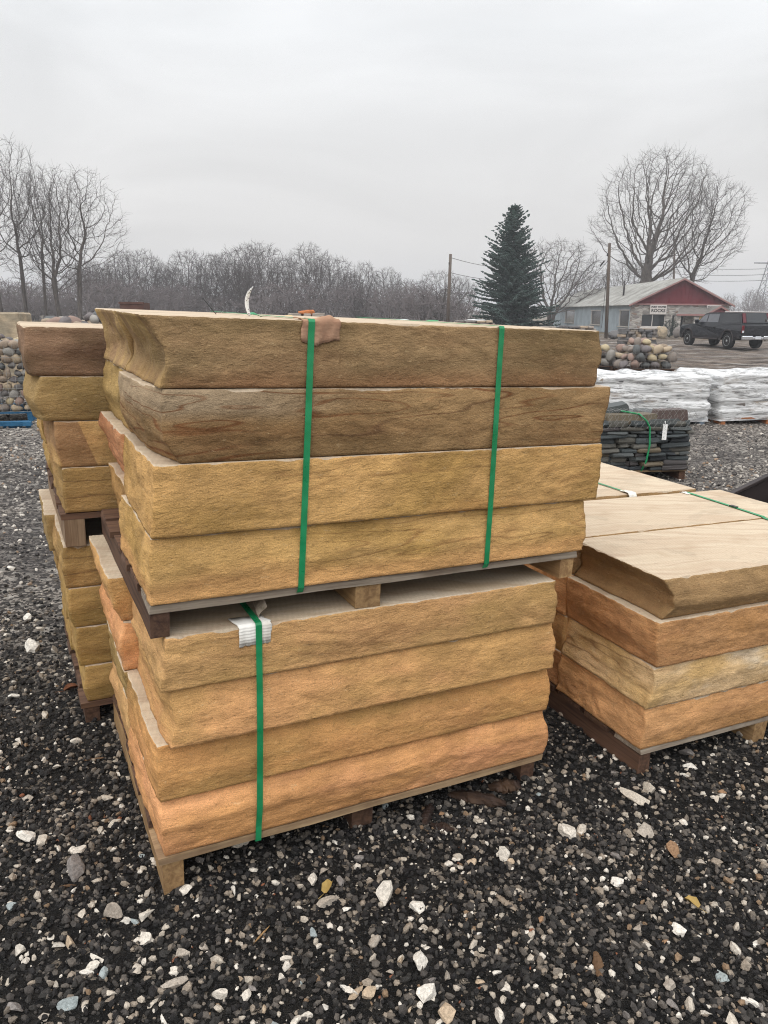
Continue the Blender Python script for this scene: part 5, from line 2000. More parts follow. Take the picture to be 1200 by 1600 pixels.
forest('distant_wood', 'pale distant wood beyond the pickup at the right', LOWP, pl, M['twig_far'])

# ---- spruce
t = NT('spruce_needles', 0.75, 0.25)
c = t.mix(t.ramp(t.noise(t.obj(), 1.2, 4), .3, .7), lin(52, 68, 64), lin(78, 96, 90))
c = t.scale(c, t.ramp(t.noise(t.obj(), 11, 3), .25, .75, .7, 1.3))
M['needle'] = t.out(c)


def spruce(px, D, ytop, width_px, label):
    p = at(px, 500, D)
    g = float(gz(p.x, D))
    H = at(px, ytop, D).z - g
    Rb = width_px / 2 / FPX * D
    root = empty('spruce_tree', Matrix.Translation((p.x, D, g)))
    tag(root, label, 'tree')
    r = random.Random(77)
    mb = MB()
    mb.tube([(0, 0, -.1), (0, 0, H * .5), (.03, 0, H)], [.19, .11, .01], 8)
    limbs = []
    V, F = [], []
    nrn = np.random.default_rng(3)

    def sprig(P, d, L, w):
        """a needle-bearing twig: a four-sided tapering spray"""
        d = d.normalized()
        sd = d.cross(Vector((0, 0, 1)))
        sd = sd.normalized() if sd.length > 1e-3 else Vector((1, 0, 0))
        upv = sd.cross(d)
        o = len(V)
        m = P + d * L * .45
        V.extend([P[:], (m + sd * w)[:], (m + upv * w * .6)[:], (m - sd * w)[:], (m - upv * w * .8)[:], (P + d * L)[:]])
        for a, b in ((1, 2), (2, 3), (3, 4), (4, 1)):
            F.append((o, o + a, o + b))
            F.append((o + 5, o + b, o + a))
    z = .25
    while z < H - .05:
        f = z / H
        Rr = Rb * (1 - f) ** .74 * (1 if f > .06 else .8 + f * 3)
        n = int(8 + 12 * (1 - f))
        for k in range(n):
            a = r.uniform(0, 6.28)
            L = max(.12, Rr * r.choice([.6, .75, .9, 1.0, 1.05, 1.22]) * r.uniform(.8, 1.1) * (1 + .18 * math.sin(3 * a + z * 1.7)))
            droop = -.10 - .28 * (1 - f)
            d = Vector((math.cos(a), math.sin(a), droop + .55 * f))
            pts = []
            q = Vector((0, 0, z))
            m_ = max(3, int(L / .22))
            for i in range(m_ + 1):
                s = i / m_
                pts.append(Vector((0, 0, z)) + Vector((d.x * L * s, d.y * L * s, L * (d.z * s + .22 * s * s))))
            mb.tube(pts, [.03 * (1 - f) * (1 - .9 * i / m_) + .006 for i in range(m_ + 1)], 3, cap=False)
            for i in range(1, m_ + 1):
                s = i / m_
                dirr = (pts[i] - pts[i - 1]).normalized()
                sd = Vector((-math.sin(a), math.cos(a), 0))
                for sg in (-1, 1):
                    for rep in range(2):
                        ll = (.16 + .30 * (1 - s)) * r.uniform(.7, 1.3) * (.55 + .6 * (1 - f))
                        dv = dirr * r.uniform(.45, .9) + sd * sg * r.uniform(.5, 1.0) + Vector((0, 0, r.uniform(-.65, .05)))
                        sprig(pts[i] - dirr * r.uniform(0, .12), dv, ll * 1.15, .065 + .045 * r.random())
                sprig(pts[i], dirr + Vector((0, 0, r.uniform(-.7, .3))), .26 * r.uniform(.7, 1.3) * (.6 + .5 * (1 - f)), .05)
        z += .13 + .10 * (1 - f)
    for k in range(10):
        sprig(Vector((0, 0, H - .30 + .03 * k)), Vector((r.uniform(-.5, .5), r.uniform(-.5, .5), 1)), .2, .03)
    mb.build('trunk', M['bark'], root)
    link('crown', np_mesh('crown', np.array(V), np.array(F), M['needle'], False), root)
    return root


spruce(796, 62, 320, 128, 'dark green spruce standing left of the shed')

# ------------------------------------------------------------------ shed
t = NT('corrugated_roof', .55, .4)
v = t.obj()
c = t.mix(t.ramp(t.noise(t.mapping(v, scale=(1, 1, 1)), .7, 5, .65), .35, .65), lin(188, 188, 184), lin(152, 150, 146))
c = t.mix(t.ramp(t.noise(t.mapping(v, scale=(.25, 2.2, 1)), 1.0, 4, .6), .55, .75, 0, .5), c, lin(128, 120, 112))
M['roof'] = t.out(c)
M['red'] = plain('red_siding', lin(104, 36, 44), .6, .14, 1.2)
t = NT('blue_grey_render', .8, .2)
v = t.obj()
c = t.mix(t.ramp(t.noise(v, .8, 5, .6), .35, .65), lin(160, 171, 177), lin(138, 148, 155))
c = t.mix(t.ramp(t.noise(t.mapping(v, scale=(2.5, 2.5, .4)), 1.0, 4, .6), .60, .75, 0, .5), c, lin(122, 124, 124))
M['render'] = t.out(c)
t = NT('rubble_stone', .9, .2)
v = t.obj()
vv = t.mapping(v, scale=(2.4, 2.4, 5.5))
cell = t.voro(vv, 1.0)
r_ = t.sep(cell)[0]
c = t.mix(r_, lin(128, 123, 120), lin(198, 193, 188))
c = t.mix(t.ramp(t.sep(cell)[1], .80, .9), c, lin(142, 124, 112))
ed = t.voro(vv, 1.0, 'DISTANCE_TO_EDGE', 'Distance')
c = t.mix(t.ramp(ed, .0, .07, 1, 0), c, lin(170, 166, 160))
M['rubble'] = t.out(c, t.bump(t.ramp(ed, 0, .15), .8, .05))
M['dark_glass'] = plain('dark_window', lin(42, 46, 50), .12, .15, 1.0, .6)
M['trim'] = plain('white_trim', lin(208, 202, 198), .6, .08)
M['trim_pink'] = plain('faded_red_trim', lin(150, 112, 110), .6, .08)
M['shingle'] = plain('grey_shingle', lin(112, 108, 104), .9, .2, 3)
M['plank'] = plain('pale_planks', lin(188, 158, 112), .8, .15, 4)
M['black'] = plain('black_print', lin(30, 30, 32), .6, .05)
M['sill'] = plain('stone_sill', lin(176, 168, 158), .9, .1)

HD = 70.0
hx0 = at(985, 500, HD).x
hx1 = at(1134, 500, HD).x
hg = float(gz((hx0 + hx1) / 2, HD)) - .05
ze = at(985, 474, HD).z - hg          # wall height
zr_ = at(1067, 436, HD).z - hg        # ridge
HW = hx1 - hx0
HL = 42.0
shed = empty('stone_shed', TM(hx0, HD, hg, R_(-2.2)))
tag(shed, 'long grey shed with red gable and rubble stone front', 'building')
# wall shells with openings (front: window + door; left side: three windows)


def wall_with_holes(w, h, holes, th):
    """wall in the x-z plane, from y=0 to y=th, with rectangular openings"""
    xs = sorted({0, w} | {a for x0, x1, z0, z1 in holes for a in (x0, x1)})
    zs = sorted({0, h} | {a for x0, x1, z0, z1 in holes for a in (z0, z1)})
    mb = MB()
    for i in range(len(xs) - 1):
        for j in range(len(zs) - 1):
            cx, cz = (xs[i] + xs[i + 1]) / 2, (zs[j] + zs[j + 1]) / 2
            if any(x0 < cx < x1 and z0 < cz < z1 for x0, x1, z0, z1 in holes):
                continue
            mb.box((cx, th / 2, cz), (xs[i + 1] - xs[i], th, zs[j + 1] - zs[j]))
    bm = bmesh.new()
    me = mb.mesh('wall', M['rubble'])
    bm.from_mesh(me)
    bmesh.ops.remove_doubles(bm, verts=bm.verts, dist=1e-4)
    # drop the faces between neighbouring cells
    seen = {}
    for f in bm.faces:
        c_ = f.calc_center_median()
        seen.setdefault((round(c_.x, 3), round(c_.y, 3), round(c_.z, 3)), []).append(f)
    dead = [f for fs in seen.values() if len(fs) > 1 for f in fs]
    bmesh.ops.delete(bm, geom=dead, context='FACES')
    bm.to_mesh(me)
    bm.free()
    return me


ppm = FPX / HD                        # pixels per metre at the front of the shed


def hx(px):
    return (px - 985) / ppm


def hz(py):
    return at(1060, py, HD).z - hg


win = (hx(1002), hx(1037), hz(511), hz(492))
door = (hx(1047), hx(1064), .05, hz(492.5))
me = wall_with_holes(HW, ze, [win, door], .3)
link('front_wall', me, shed)
wl_ = []
side_open = []
for (px0, px1) in ((872, 886), (911, 926), (954, 969)):
    # distances along the side wall from the pixel columns
    def along(px):
        tx = (px - 600) / FPX
        # point (hx0 + s*sin, HD + s*cos) with x/y = tx (shed turned by -2.2 degrees)
        sn, cs = math.sin(R_(2.2)), math.cos(R_(2.2))
        return (tx * HD - hx0) / (sn - tx * cs)
    a, b = along(px1), along(px0)
    side_open.append((a, b, .75, ze - .62))
me = wall_with_holes(HL, ze, side_open, .25)
me.materials[0] = M['render']
# the side wall runs back from the front left corner
side_m = Matrix(((0, 1, 0, 0), (1, 0, 0, .302), (0, 0, 1, 0), (0, 0, 0, 1)))
sw = link('side_wall', me, shed, side_m)
link('side_wall', me, shed, Matrix(((0, 1, 0, HW - .25), (1, 0, 0, .302), (0, 0, 1, 0), (0, 0, 0, 1))))
MB().box((HW / 2, HL + .2, ze / 2), (HW - .52, .2, ze)).build('back_wall', M['render'], shed)
for a, b, z0, z1 in side_open:
    w_ = MB().box((.12, .302 + (a + b) / 2, (z0 + z1) / 2), (.04, b - a + .06, z1 - z0 + .06)).build('window', M['dark_glass'], shed)
    mb = MB()
    mb.box((-.03, .302 + (a + b) / 2, z1 + .05), (.05, b - a + .2, .08))
    mb.box((.06, .302 + a + .04, (z0 + z1) / 2), (.08, .07, z1 - z0))
    mb.box((.06, .302 + b - .04, (z0 + z1) / 2), (.08, .07, z1 - z0))
    mb.build('frame', M['trim'], w_)
    MB().box((-.05, .302 + (a + b) / 2, z0 - .05), (.12, b - a + .2, .08)).build('sill', M['sill'], w_)
# the gable
over = .35
rise = zr_ - ze
gm = MB()
gm.prism([(-.02, ze + .002), (HW + .02, ze + .002), (HW / 2, zr_)], -.04, .26)
gable = gm.build('gable', M['red'], shed)
nbat = 26
for k in range(1, nbat):
    x = k * HW / nbat
    h = rise * (1 - abs(x - HW / 2) / (HW / 2))
    if h > .15:
        MB().box((x, -.062, ze + .004 + h / 2), (.05, .04, h - .02)).build('batten', M['red'], gable)
MB().box((HW / 2, -.09, ze - .06), (HW + .1, .10, .13)).build('trim_board', M['trim_pink'], gable)
# roof: two ribbed sheets
for sg in (-1, 1):
    mb = MB()
    sl = Vector((HW / 2 + .35, 0, -(rise + .35 * rise / (HW / 2))))
    Ls = sl.length
    ang_ = math.atan2(-sl.z, sl.x)
    n = 84
    y0, y1 = -.45, HL + .5
    for k in range(n):
        ya, yb = y0 + (y1 - y0) * k / n, y0 + (y1 - y0) * (k + 1) / n
        ym = ya + (yb - ya) * .16
        top = Vector((HW / 2, 0, zr_ + .06))
        bot = top + Vector((sl.x * sg, 0, sl.z))
        for yy0, yy1, hh in ((ya, ym, .055), (ym, yb, 0.0)):
            off = Vector((0, 0, hh))
            P_ = [top + off, bot + off, bot + off - Vector((0, 0, .05 + hh)), top + off - Vector((0, 0, .05 + hh))]
            vs = [Vector((q.x, yy0, q.z)) for q in P_] + [Vector((q.x, yy1, q.z)) for q in P_]
            mb.add(vs, [(0, 1, 5, 4), (1, 2, 6, 5), (2, 3, 7, 6), (0, 3, 2, 1), (4, 5, 6, 7)])
    rf = mb.build('roof', M['roof'], shed)
    # barge board on the gable edge
    b_ = MB()
    a0 = Vector((HW / 2, -.49, zr_ + .045))
    a1 = a0 + Vector((sl.x * sg, 0, sl.z))
    b_.add([a0, a1, a1 - Vector((0, 0, .14)), a0 - Vector((0, 0, .14)), a0 + Vector((0, .05, 0)), a1 + Vector((0, .05, 0)), a1 + Vector((0, .05, -.14)), a0 + Vector((0, .05, -.14))],
           [(0, 1, 2, 3), (4, 7, 6, 5), (0, 4, 5, 1), (3, 2, 6, 7), (1, 5, 6, 2), (0, 3, 7, 4)])
    b_.build('barge_board', M['trim_pink'], rf)
MB().tube([(HW * .18, 9, ze + .8), (HW * .18, 9, ze + 2.3)], .09, 8).build('flue', M['steel'], shed)
# front window, door
w_ = MB().box(((win[0] + win[1]) / 2, .16, (win[2] + win[3]) / 2), (win[1] - win[0] + .05, .03, win[3] - win[2] + .05)).build('window', M['dark_glass'], shed)
mb = MB()
cxw = win[0] + (win[1] - win[0]) * .46
mb.box((cxw, .12, (win[2] + win[3]) / 2), (.06, .06, win[3] - win[2]))
mb.box(((win[0] + win[1]) / 2, .12, win[2] + .03), (win[1] - win[0], .06, .06))
mb.box((win[1] - .03, .12, (win[2] + win[3]) / 2), (.06, .06, win[3] - win[2] - .12))
mb.build('frame', M['trim'], w_)
MB().box(((win[0] + win[1]) / 2, -.06, win[2] - .07), (win[1] - win[0] + .3, .16, .12)).build('sill', M['trim'], w_)
d_ = MB().box(((door[0] + door[1]) / 2, .20, (door[2] + door[3]) / 2), (door[1] - door[0] + .02, .05, door[3] - door[2])).build('door', M['dark_glass'], shed)
MB().box(((door[0] + door[1]) / 2 - .05, .165, 1.25), (.5, .02, .7)).build('pane', M['shingle'], d_)
# porch in front of the right half
pxa, pxb, pxc = hx(1042), hx(1104), hx(1121)
za, zp = hz(490), hz(478)
py_ = -2.2
porch = MB()
q0, q1 = Vector((pxa, 0, za)), Vector((hx(1084), 0, za))
ap = Vector((hx(1102), 0, zp + .05))
porch_l = hx(1081)
porch_r = hx(1123)
top = Vector(((porch_l + porch_r) / 2, 0, zp))
for (e, sg) in ((porch_l, -1), (porch_r, 1)):
    a = Vector((e, 0, za - .05))
    vs = []
    for y in (py_ - .25, -.1):
        vs += [Vector((top.x, y, top.z)), Vector((a.x, y, a.z)), Vector((a.x, y, a.z - .10)), Vector((top.x, y, top.z - .10))]
    porch.add(vs, [(0, 1, 5, 4), (1, 2, 6, 5), (2, 3, 7, 6), (3, 0, 4, 7), (0, 3, 2, 1), (4, 5, 6, 7)])
# lean-to part over the door
vs = [Vector((pxa - .1, py_ - .1, za - .06)), Vector((porch_l + .02, py_ - .1, za - .06)), Vector((top.x - .3, -.1, top.z - .12)), Vector((pxa + .9, -.1, top.z - .12))]
vs2 = [q - Vector((0, 0, .10)) for q in vs]
porch.add(vs + vs2, [(0, 1, 2, 3), (7, 6, 5, 4), (0, 4, 5, 1), (1, 5, 6, 2), (2, 6, 7, 3), (3, 7, 4, 0)])
pr = porch.build('porch_roof', M['shingle'], shed)
MB().prism([(porch_l + .15, za - .1), (porch_r - .15, za - .1), (top.x, zp - .13)], py_ - .1, py_).build('porch_gable', M['red'], pr)
mb = MB()
for e in (porch_l, porch_r):
    a0 = Vector((top.x, py_ - .29, top.z + .02))
    a1 = Vector((e, py_ - .29, za - .03))
    mb.add([a0, a1, a1 - Vector((0, 0, .16)), a0 - Vector((0, 0, .16)), a0 + Vector((0, .035, 0)), a1 + Vector((0, .035, 0)), a1 + Vector((0, .035, -.16)), a0 + Vector((0, .035, -.16))],
           [(0, 1, 2, 3), (4, 7, 6, 5), (0, 4, 5, 1), (3, 2, 6, 7), (1, 5, 6, 2), (0, 3, 7, 4)])
mb.box(((pxa - .1 + porch_l) / 2, py_ - .13, za - .10), (porch_l - pxa + .1, .04, .16))
mb.build('fascia', M['trim_pink'], pr)
MB().box((hx(1044), py_ + .2, (za - .16) / 2), (.42, .42, za - .17)).build('porch_pillar', M['rubble'], shed)
MB().box((hx(1070), py_ + .2, (za - .16) / 2), (.42, .42, za - .17)).build('porch_pillar', M['rubble'], shed)
MB().box((hx(1078), py_ + .1, (za - .16) / 2), (.42, .06, za - .17)).build('plank_screen', M['plank'], shed)
MB().box((hx(1120), py_ + .2, (za - .16) / 2), (.3, .3, za - .17)).build('porch_pillar', M['plank'], shed)


def text_mesh(s, size, mat, parent, mw):
    cu = bpy.data.curves.new('lettering', 'FONT')
    cu.body = s
    cu.size = size
    cu.align_x = 'CENTER'
    cu.align_y = 'CENTER'
    cu.extrude = .004
    cu.offset = .012
    cu.materials.append(mat)
    tmp = bpy.data.objects.new('lettering_curve', cu)
    COL.objects.link(tmp)
    dg = bpy.context.evaluated_depsgraph_get()
    me = bpy.data.meshes.new_from_object(tmp.evaluated_get(dg))
    me.name = 'lettering'
    bpy.data.objects.remove(tmp)
    bpy.data.curves.remove(cu)
    o = bpy.data.objects.new('lettering', me)
    COL.objects.link(o)
    o.parent = parent
    o.matrix_local = mw
    return o


def sign(px0, px1, py0, py1, label):
    w_, h_ = (px1 - px0) / ppm, hz(py0) - hz(py1)
    c_ = shed.matrix_world @ Vector((hx((px0 + px1) / 2), -.16, (hz(py0) + hz(py1)) / 2))
    s_ = MB().box((0, 0, 0), (w_, .05, h_), bevel=.01).build('shop_sign', M['trim'], None, Matrix.Translation(c_) @ Matrix.Rotation(R_(-2.2), 4, 'Z'))
    tag(s_, label, 'sign', 'white shop signs')
    up_ = Matrix.Rotation(math.pi / 2, 4, 'X')
    text_mesh('FORT WAYNE', h_ * .24, M['black'], s_, Matrix.Translation((0, -.03, h_ * .27)) @ up_)
    text_mesh('ROCKS', h_ * .46, M['black'], s_, Matrix.Translation((0, -.03, -h_ * .12)) @ up_)
    return s_


sign(1012, 1036.5, 476.5, 491.5, 'white sign with black lettering above the shed window')
sign(1096, 1117, 476.5, 490, 'white sign half hidden by the porch roof')

# things along the front of the shed
def post_block(px, D, w_, h_, label, mat, tilt=0.0):
    p = at(px, 520, D)
    g = float(gz(p.x, D))
    V_, F_ = lump(int(px), 2, .06, 1.0, .30)
    V_ = V_ * np.array([w_ * 1.25, w_ * 1.2, h_ * 1.1]) + np.array([0, 0, h_ * .46])
    o = link('stone_post', np_mesh('stone_post', V_, F_, mat, False), None, Matrix.Translation((p.x, D, g)) @ Matrix.Rotation(tilt, 4, 'Y'))
    return tag(o, label, 'stone post', 'standing stones before the shed')


post_block(1029, 62, .5, 1.15, 'grey standing stone left of the shrub before the shed', M['block'])
post_block(1036, 61, .55, 1.0, 'broad standing stone beside the shrub before the shed', M['block'])
post_block(1016, 63, .9, .7, 'low pale stone under the shed window', M['block'])
post_block(1058, 60, .6, .8, 'dark squat stone before the shed door', M['flag'])
post_block(995, 60, .8, .6, 'low rough stone at the shed corner', M['flag'])
post_block(962, 55, 1.0, .75, 'grey stone lying by the foot of the right pole', M['flag'])
bp = Proto(99, 1.6, .03, rx=.5, z0=.02, bottom=.08, n=260, step=.05, forks=3, rmin=.012, twigs=3, tl=.14, sides=(3, 3, 3))
bp.t.materials[0] = plain('dark_shrub', lin(52, 62, 54), .9, .2, 3)
p = at(1046, 520, 63)
rt = empty('shrub', Matrix.Translation((p.x, 63, float(gz(p.x, 63)))))
tag(rt, 'dark shrub between the standing stones and the shed door', 'shrub')
link('stem', bp.w, rt)
link('foliage', bp.t, rt)

# ------------------------------------------------------------------ poles, wires, pylon
M['pole'] = wood('utility_pole', lin(104, 94, 86), lin(80, 72, 66), 1, 2)


def pole(px, D, ytop, pb, r0, label):
    p = at(pb, 505, D)
    g = float(gz(p.x, D))
    q = at(px, ytop, D)
    root = empty('utility_pole', Matrix.Translation((p.x, D, g)))
    tag(root, label, 'pole', 'wooden utility poles')
    MB().tube([(0, 0, -.2), ((q.x - p.x) / 2, 0, (q.z - g) / 2), (q.x - p.x, 0, q.z - g)], [r0, r0 * .9, r0 * .78], 10).build('shaft', M['pole'], root)
    MB().tube([(q.x - p.x - .12, -.1, q.z - g - .9), (q.x - p.x - .12, -.1, q.z - g - .7)], .05, 6).build('insulator', M['steel'], root)
    return q


q1 = pole(704, 72, 397, 699.5, .17, 'bare wooden pole left of the spruce')
q2 = pole(952.5, 58, 380, 949, .13, 'thin wooden pole in front of the grey shed wall')
q3 = pole(1054, 112, 376, 1052, .16, 'wooden pole rising behind the red gable')


def wire(a, b, sag, r, label):
    pts = []
    for k in range(13):
        f = k / 12
        p = a.lerp(b, f)
        pts.append((p.x, p.y, p.z - sag * 4 * f * (1 - f)))
    o = MB().tube(pts, r, 4, sm=True).build('power_line', M['steel'], None)
    return tag(o, label, 'power line', 'overhead wires')


wire(q2 + Vector((0, 0, -1.2)), at(890, 452, 88), .5, .022, 'black service wire from the right pole down to the shed roof')
wire(q2 + Vector((0, 0, -.6)), at(940, 512, 58.5), .1, .018, 'wire hanging down beside the right pole')
wire(q1 + Vector((0, 0, -.3)), at(840, 415, 110), .6, .022, 'upper wire from the left pole toward the spruce')
wire(q1 + Vector((0, 0, -1.6)), at(840, 432, 110), .6, .022, 'lower wire from the left pole toward the spruce')
mb = MB().tube([at(944, 408, 60), at(938, 416, 61.5)], .05, 6)
tag(mb.build('wire_splice', M['steel'], None), 'black splice on the wire left of the right pole', 'wire splice')
M['far_steel'] = plain('pylon_steel', lin(120, 122, 126), .6, .05)
pD = 230
b = at(1190, 470, pD)
g = float(gz(b.x, pD))
tz = at(1200, 404, pD).z - g
root = empty('lattice_pylon', Matrix.Translation((b.x + 1.4, pD, g)))
tag(root, 'faint lattice power pylon at the right edge', 'pylon')
hw = 3.0
for sx_ in (-1, 1):
    for sy_ in (-1, 1):
        MB().tube([(sx_ * hw, sy_ * hw, 0), (sx_ * .6, sy_ * .6, tz)], .14, 4).build('leg', M['far_steel'], root)
mb = MB()
for k in range(9):
    f0, f1 = k / 9, (k + 1) / 9
    h0, h1 = hw * (1 - f0) + .6 * f0, hw * (1 - f1) + .6 * f1
    for (ax, ay, bx_, by_) in ((-1, -1, 1, -1), (1, -1, -1, -1), (-1, -1, -1, 1), (-1, 1, -1, -1)):
        mb.tube([(ax * h0, ay * h0, tz * f0), (bx_ * h1, by_ * h1, tz * f1)], .08, 3, cap=False)
mb.build('bracing', M['far_steel'], root)
MB().tube([(-5, 0, tz * .93), (5, 0, tz * .93)], .18, 4).build('cross_arm', M['far_steel'], root)
for k, (ya, yb) in enumerate([(418, 413), (427, 424), (436, 433)]):
    wire(at(1196, ya + 2, pD), at(1020, yb, 330), .8, .07, ['top', 'middle', 'lowest'][k] + ' of the three far power lines left of the pylon')

# ------------------------------------------------------------------ pickup
M['paint'] = NT('navy_paint', .25, .6).mat
t = NT('navy_black_paint', .22, .6)
c = t.scale(lin(14, 18, 27), t.ramp(t.noise(t.obj(), 2, 3), .3, .7, .9, 1.1))
mudz = t.ramp(t.sep(t.obj())[2], .35, .95, .55, 0)
c = t.mix(t.math('MULTIPLY', mudz, t.ramp(t.noise(t.obj(), 5, 4), .35, .65)), c, lin(62, 56, 52))
M['paint'] = t.out(c)
M['tyre'] = plain('tyre', lin(34, 33, 33), .9, .15, 10)
M['rim'] = plain('alloy_rim', lin(176, 178, 180), .35, .1, metal=.7)
M['chrome'] = plain('chrome', lin(206, 208, 212), .2, .05, metal=.9)
M['glass'] = plain('tinted_glass', lin(26, 30, 36), .08, .05, spec=.7)
M['glass_clear'] = plain('cab_glass', lin(96, 98, 104), .1, .1, spec=.7)
M['tail'] = plain('tail_light', lin(104, 20, 28), .25, .05)
M['red_strip'] = plain('red_stand_in_colour', lin(92, 36, 44), .4, .08)
M['plate'] = plain('number_plate', lin(206, 210, 216), .5, .04)
TD = 44.0
pf, pr_ = ground_at(1073, 538), ground_at(1138, 541)
p = at(1106, 540, TD)
gT = float(gz(p.x, TD))
truck = empty('pickup_truck', TM(p.x + .72, TD, gT, R_(101)) @ Matrix.Scale(.96, 4))
tag(truck, 'dark navy pickup with a bed cap parked before the shed', 'truck')
HWd = 1.0
# lower body profile, x forward, z up, wheel arches cut out


def arch(cx, r, n=9):
    return [(cx + r * math.cos(math.pi * k / n), .46 + r * math.sin(math.pi * k / n) * 1.02) for k in range(n + 1)]


fx, rx = 1.95, -1.95
prof = [(-3.1, .62), (-2.45, .52)]
prof = [(-3.1, .60)] + list(reversed(arch(rx, .56))) + list(reversed(arch(fx, .56))) + [(2.95, .50), (3.0, .75), (2.98, 1.10), (2.85, 1.22), (1.55, 1.32), (-3.12, 1.32), (-3.14, 1.0)]
body = MB()


def loft_profile(mb, prof, hw_fn, mat=0):
    n = len(prof)
    vs = [(x, hw_fn(x, z), z) for x, z in prof] + [(x, -hw_fn(x, z), z) for x, z in prof]
    fs = [tuple(range(n)), tuple(range(2 * n - 1, n - 1, -1))] + [(i, i + n, (i + 1) % n + n, (i + 1) % n) for i in range(n)]
    mb.add(vs, fs, mat)


loft_profile(body, prof, lambda x, z: HWd - (.05 if z > 1.2 else 0) - (.10 if x > 2.7 else 0))
body.build('body', M['paint'], truck)
cabp = [(1.35, 1.31), (.62, 1.90), (.30, 1.97), (-1.05, 1.98), (-1.12, 1.31)]
cb = MB()
loft_profile(cb, cabp, lambda x, z: .93 if z < 1.4 else .78)
cab = cb.build('cab', M['paint'], truck)
capp = [(-1.14, 1.33), (-1.14, 1.97), (-2.75, 1.97), (-3.08, 1.33)]
cb = MB()
loft_profile(cb, capp, lambda x, z: .95 if z < 1.4 else .84)
capo = cb.build('bed_cap', M['paint'], truck)
for sg in (-1, 1):
    def pane(nm_, pts, par):
        mb = MB()
        hw_ = lambda z: (.93 + (.78 - .93) * (z - 1.31) / .66) + .012
        vs = [(x, sg * hw_(z), z) for x, z in pts] + [(x, sg * (hw_(z) - .03), z) for x, z in pts]
        n_ = len(pts)
        mb.add(vs, [tuple(range(n_)), tuple(range(2 * n_ - 1, n_ - 1, -1))] + [(i, i + n_, (i + 1) % n_ + n_, (i + 1) % n_) for i in range(n_)])
        return mb.build(nm_, M['glass_clear'], par)
    pane('window', [(1.12, 1.42), (.60, 1.83), (.28, 1.86), (.28, 1.42)], cab)
    pane('window', [(.20, 1.42), (.20, 1.87), (-.78, 1.88), (-.86, 1.42)], cab)
    mb = MB()
    hw2 = lambda z: .95 + (.84 - .95) * (z - 1.33) / .64 + .012
    pts = [(-1.25, 1.42), (-1.25, 1.88), (-2.62, 1.88), (-2.86, 1.42)]
    vs = [(x, sg * hw2(z), z) for x, z in pts] + [(x, sg * (hw2(z) - .03), z) for x, z in pts]
    mb.add(vs, [(0, 1, 2, 3), (7, 6, 5, 4), (0, 4, 5, 1), (1, 5, 6, 2), (2, 6, 7, 3), (3, 7, 4, 0)])
    mb.build('window', M['glass'], capo)
    MB().box((.95, sg * 1.10, 1.45), (.16, .22, .26), bevel=.04).build('mirror', M['paint'], truck)
    MB().box((-3.14, sg * .90, 1.08), (.06, .16, .40), bevel=.02).build('tail_light', M['tail'], truck)
    MB().box((-3.175, sg * .90, .95), (.012, .11, .12)).build('reverse_light', M['plate'], truck)
    MB().box((2.93, sg * .74, .98), (.12, .32, .24), bevel=.03).build('headlight', M['chrome'], truck)
    for x in (.55, -.45):
        MB().box((x - .2, sg * 1.008, 1.16), (.2, .02, .04), bevel=.006).build('door_handle', M['paint'], truck)
    MB().box((.1, sg * .985, .50), (2.4, .12, .08), bevel=.02).build('side_step', M['steel'], truck)
    for cx in (fx, rx):
        mb = MB()
        ar = [(cx + .60 * math.cos(math.pi * k / 12), .44 + .62 * math.sin(math.pi * k / 12)) for k in range(13)]
        ai = [(cx + .54 * math.cos(math.pi * k / 12), .44 + .56 * math.sin(math.pi * k / 12)) for k in range(13)]
        pl_ = ar + list(reversed(ai))
        mb.prism(pl_, sg * .985, sg * 1.035)
        mb.build('arch_flare', M['steel'], truck)
        wh = empty('wheel', Matrix.Identity(4))
        wh.parent = truck
        wh.matrix_local = Matrix.Translation((cx, sg * .86, .42))
        MB().lathe([(.27, -.13), (.40, -.14), (.42, -.10), (.42, .10), (.40, .14), (.27, .13)], 28).build('tyre', M['tyre'], wh)
        mb = MB()
        mb.lathe([(.05, sg * .06), (.24, sg * .06), (.265, sg * .135), (.28, sg * .135), (.28, -sg * .1)], 24)
        for k in range(6):
            a = k * math.pi / 3
            mb.box((.15 * math.cos(a), sg * .10, .15 * math.sin(a)), (.24, .05, .07), Matrix.Rotation(-a, 3, 'Y'))
        mb.lathe([(.01, sg * .14), (.07, sg * .14), (.07, sg * .05)], 12)
        mb.build('rim', M['rim'], wh)
MB().box((-3.15, 0, 1.04), (.05, 1.56, .52), bevel=.02).build('tailgate', M['paint'], truck)
tg = truck.children[-1]
MB().box((-3.182, 0, 1.14), (.02, .5, .14), bevel=.01).build('badge', M['steel'], tg)
text = text_mesh('GMC', .12, M['chrome'], tg, Matrix.Translation((-3.196, 0, 1.145)) @ Matrix.Rotation(-math.pi / 2, 4, 'Z') @ Matrix.Rotation(math.pi / 2, 4, 'X'))
mb = MB()
for sg in (-1, 1):
    mb.box((-3.25, sg * .66, .62), (.16, .66, .22), bevel=.04)
mb.box((-3.22, 0, .60), (.10, .68, .14), bevel=.02)
bmp = mb.build('rear_bumper', M['chrome'], truck)
MB().box((-3.285, 0, .64), (.012, .34, .17)).build('number_plate', M['plate'], bmp)
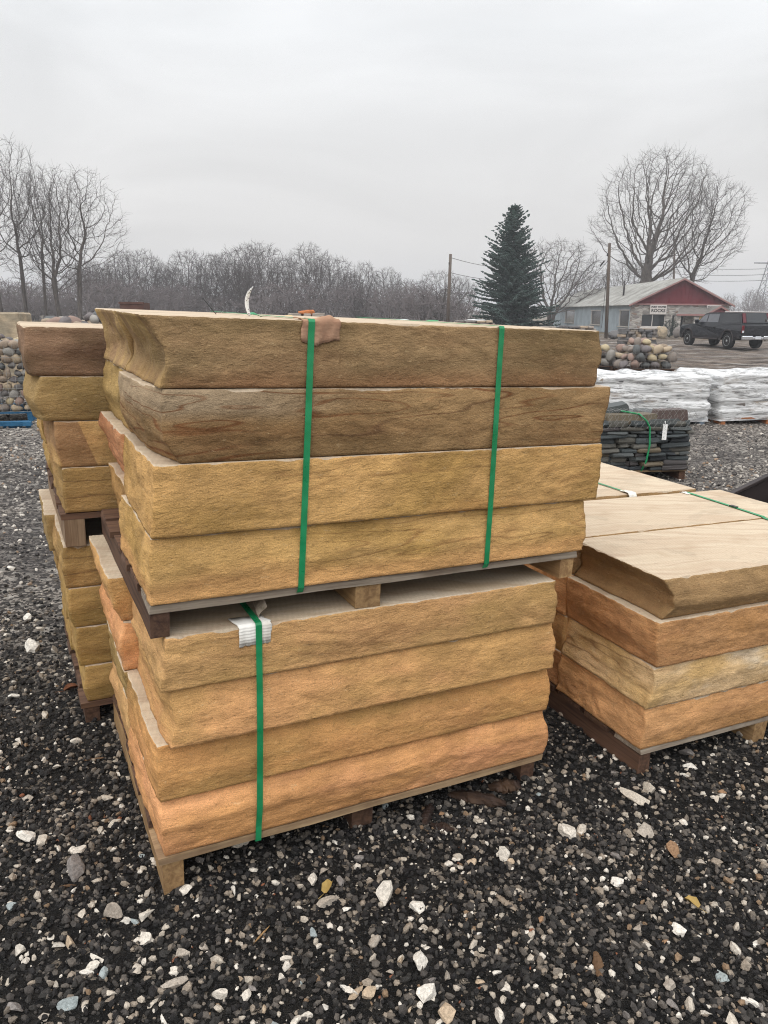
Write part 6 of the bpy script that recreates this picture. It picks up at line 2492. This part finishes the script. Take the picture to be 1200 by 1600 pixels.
MB().box((2.98, 0, .62), (.16, 1.8, .22), bevel=.05).build('front_bumper', M['chrome'], truck)
MB().box((2.97, 0, 1.0), (.06, 1.1, .30), bevel=.02).build('grille', M['steel'], truck)
# cap rear window and added red strips, stand-ins for an unexplained red showing there
dz_ = Vector((-.33, 0, -.64)).normalized()
mb = MB()
mb.add([(-2.80, -.62, 1.92), (-2.80, .62, 1.92), (-3.06, .68, 1.42), (-3.06, -.68, 1.42), (-2.83, -.62, 1.935), (-2.83, .62, 1.935), (-3.09, .68, 1.435), (-3.09, -.68, 1.435)],
       [(0, 1, 2, 3), (7, 6, 5, 4), (0, 4, 5, 1), (1, 5, 6, 2), (2, 6, 7, 3), (3, 7, 4, 0)])
mb.build('rear_window', M['glass'], capo)
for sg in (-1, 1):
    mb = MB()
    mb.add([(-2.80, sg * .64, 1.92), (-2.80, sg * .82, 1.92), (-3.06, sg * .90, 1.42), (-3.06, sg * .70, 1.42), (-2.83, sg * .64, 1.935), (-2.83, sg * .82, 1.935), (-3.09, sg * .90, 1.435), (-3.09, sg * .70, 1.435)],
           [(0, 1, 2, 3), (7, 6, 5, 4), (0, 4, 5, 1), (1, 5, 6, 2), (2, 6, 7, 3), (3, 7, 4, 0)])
    mb.build('red_stand_in', M['red_strip'], capo)
MB().box((-1.95, 0, 2.0), (1.5, 1.66, .05), bevel=.02).build('cap_roof', M['trim'], capo)

# ------------------------------------------------------------------ damp winter air
hz_ = MB().box((0, 650, 16), (1990, 1590, 40)).mesh('haze', [])
hm = bpy.data.materials.new('damp_air')
hm.use_nodes = True
hm.node_tree.nodes.clear()
ho = hm.node_tree.nodes.new('ShaderNodeOutputMaterial')
hv = hm.node_tree.nodes.new('ShaderNodeVolumePrincipled')
hv.inputs['Color'].default_value = (0.93, 0.95, 1.0, 1)
hv.inputs['Density'].default_value = 0.0012
hm.node_tree.links.new(hv.outputs[0], ho.inputs['Volume'])
hz_.materials.append(hm)
tag(link('haze', hz_), kind='stuff')
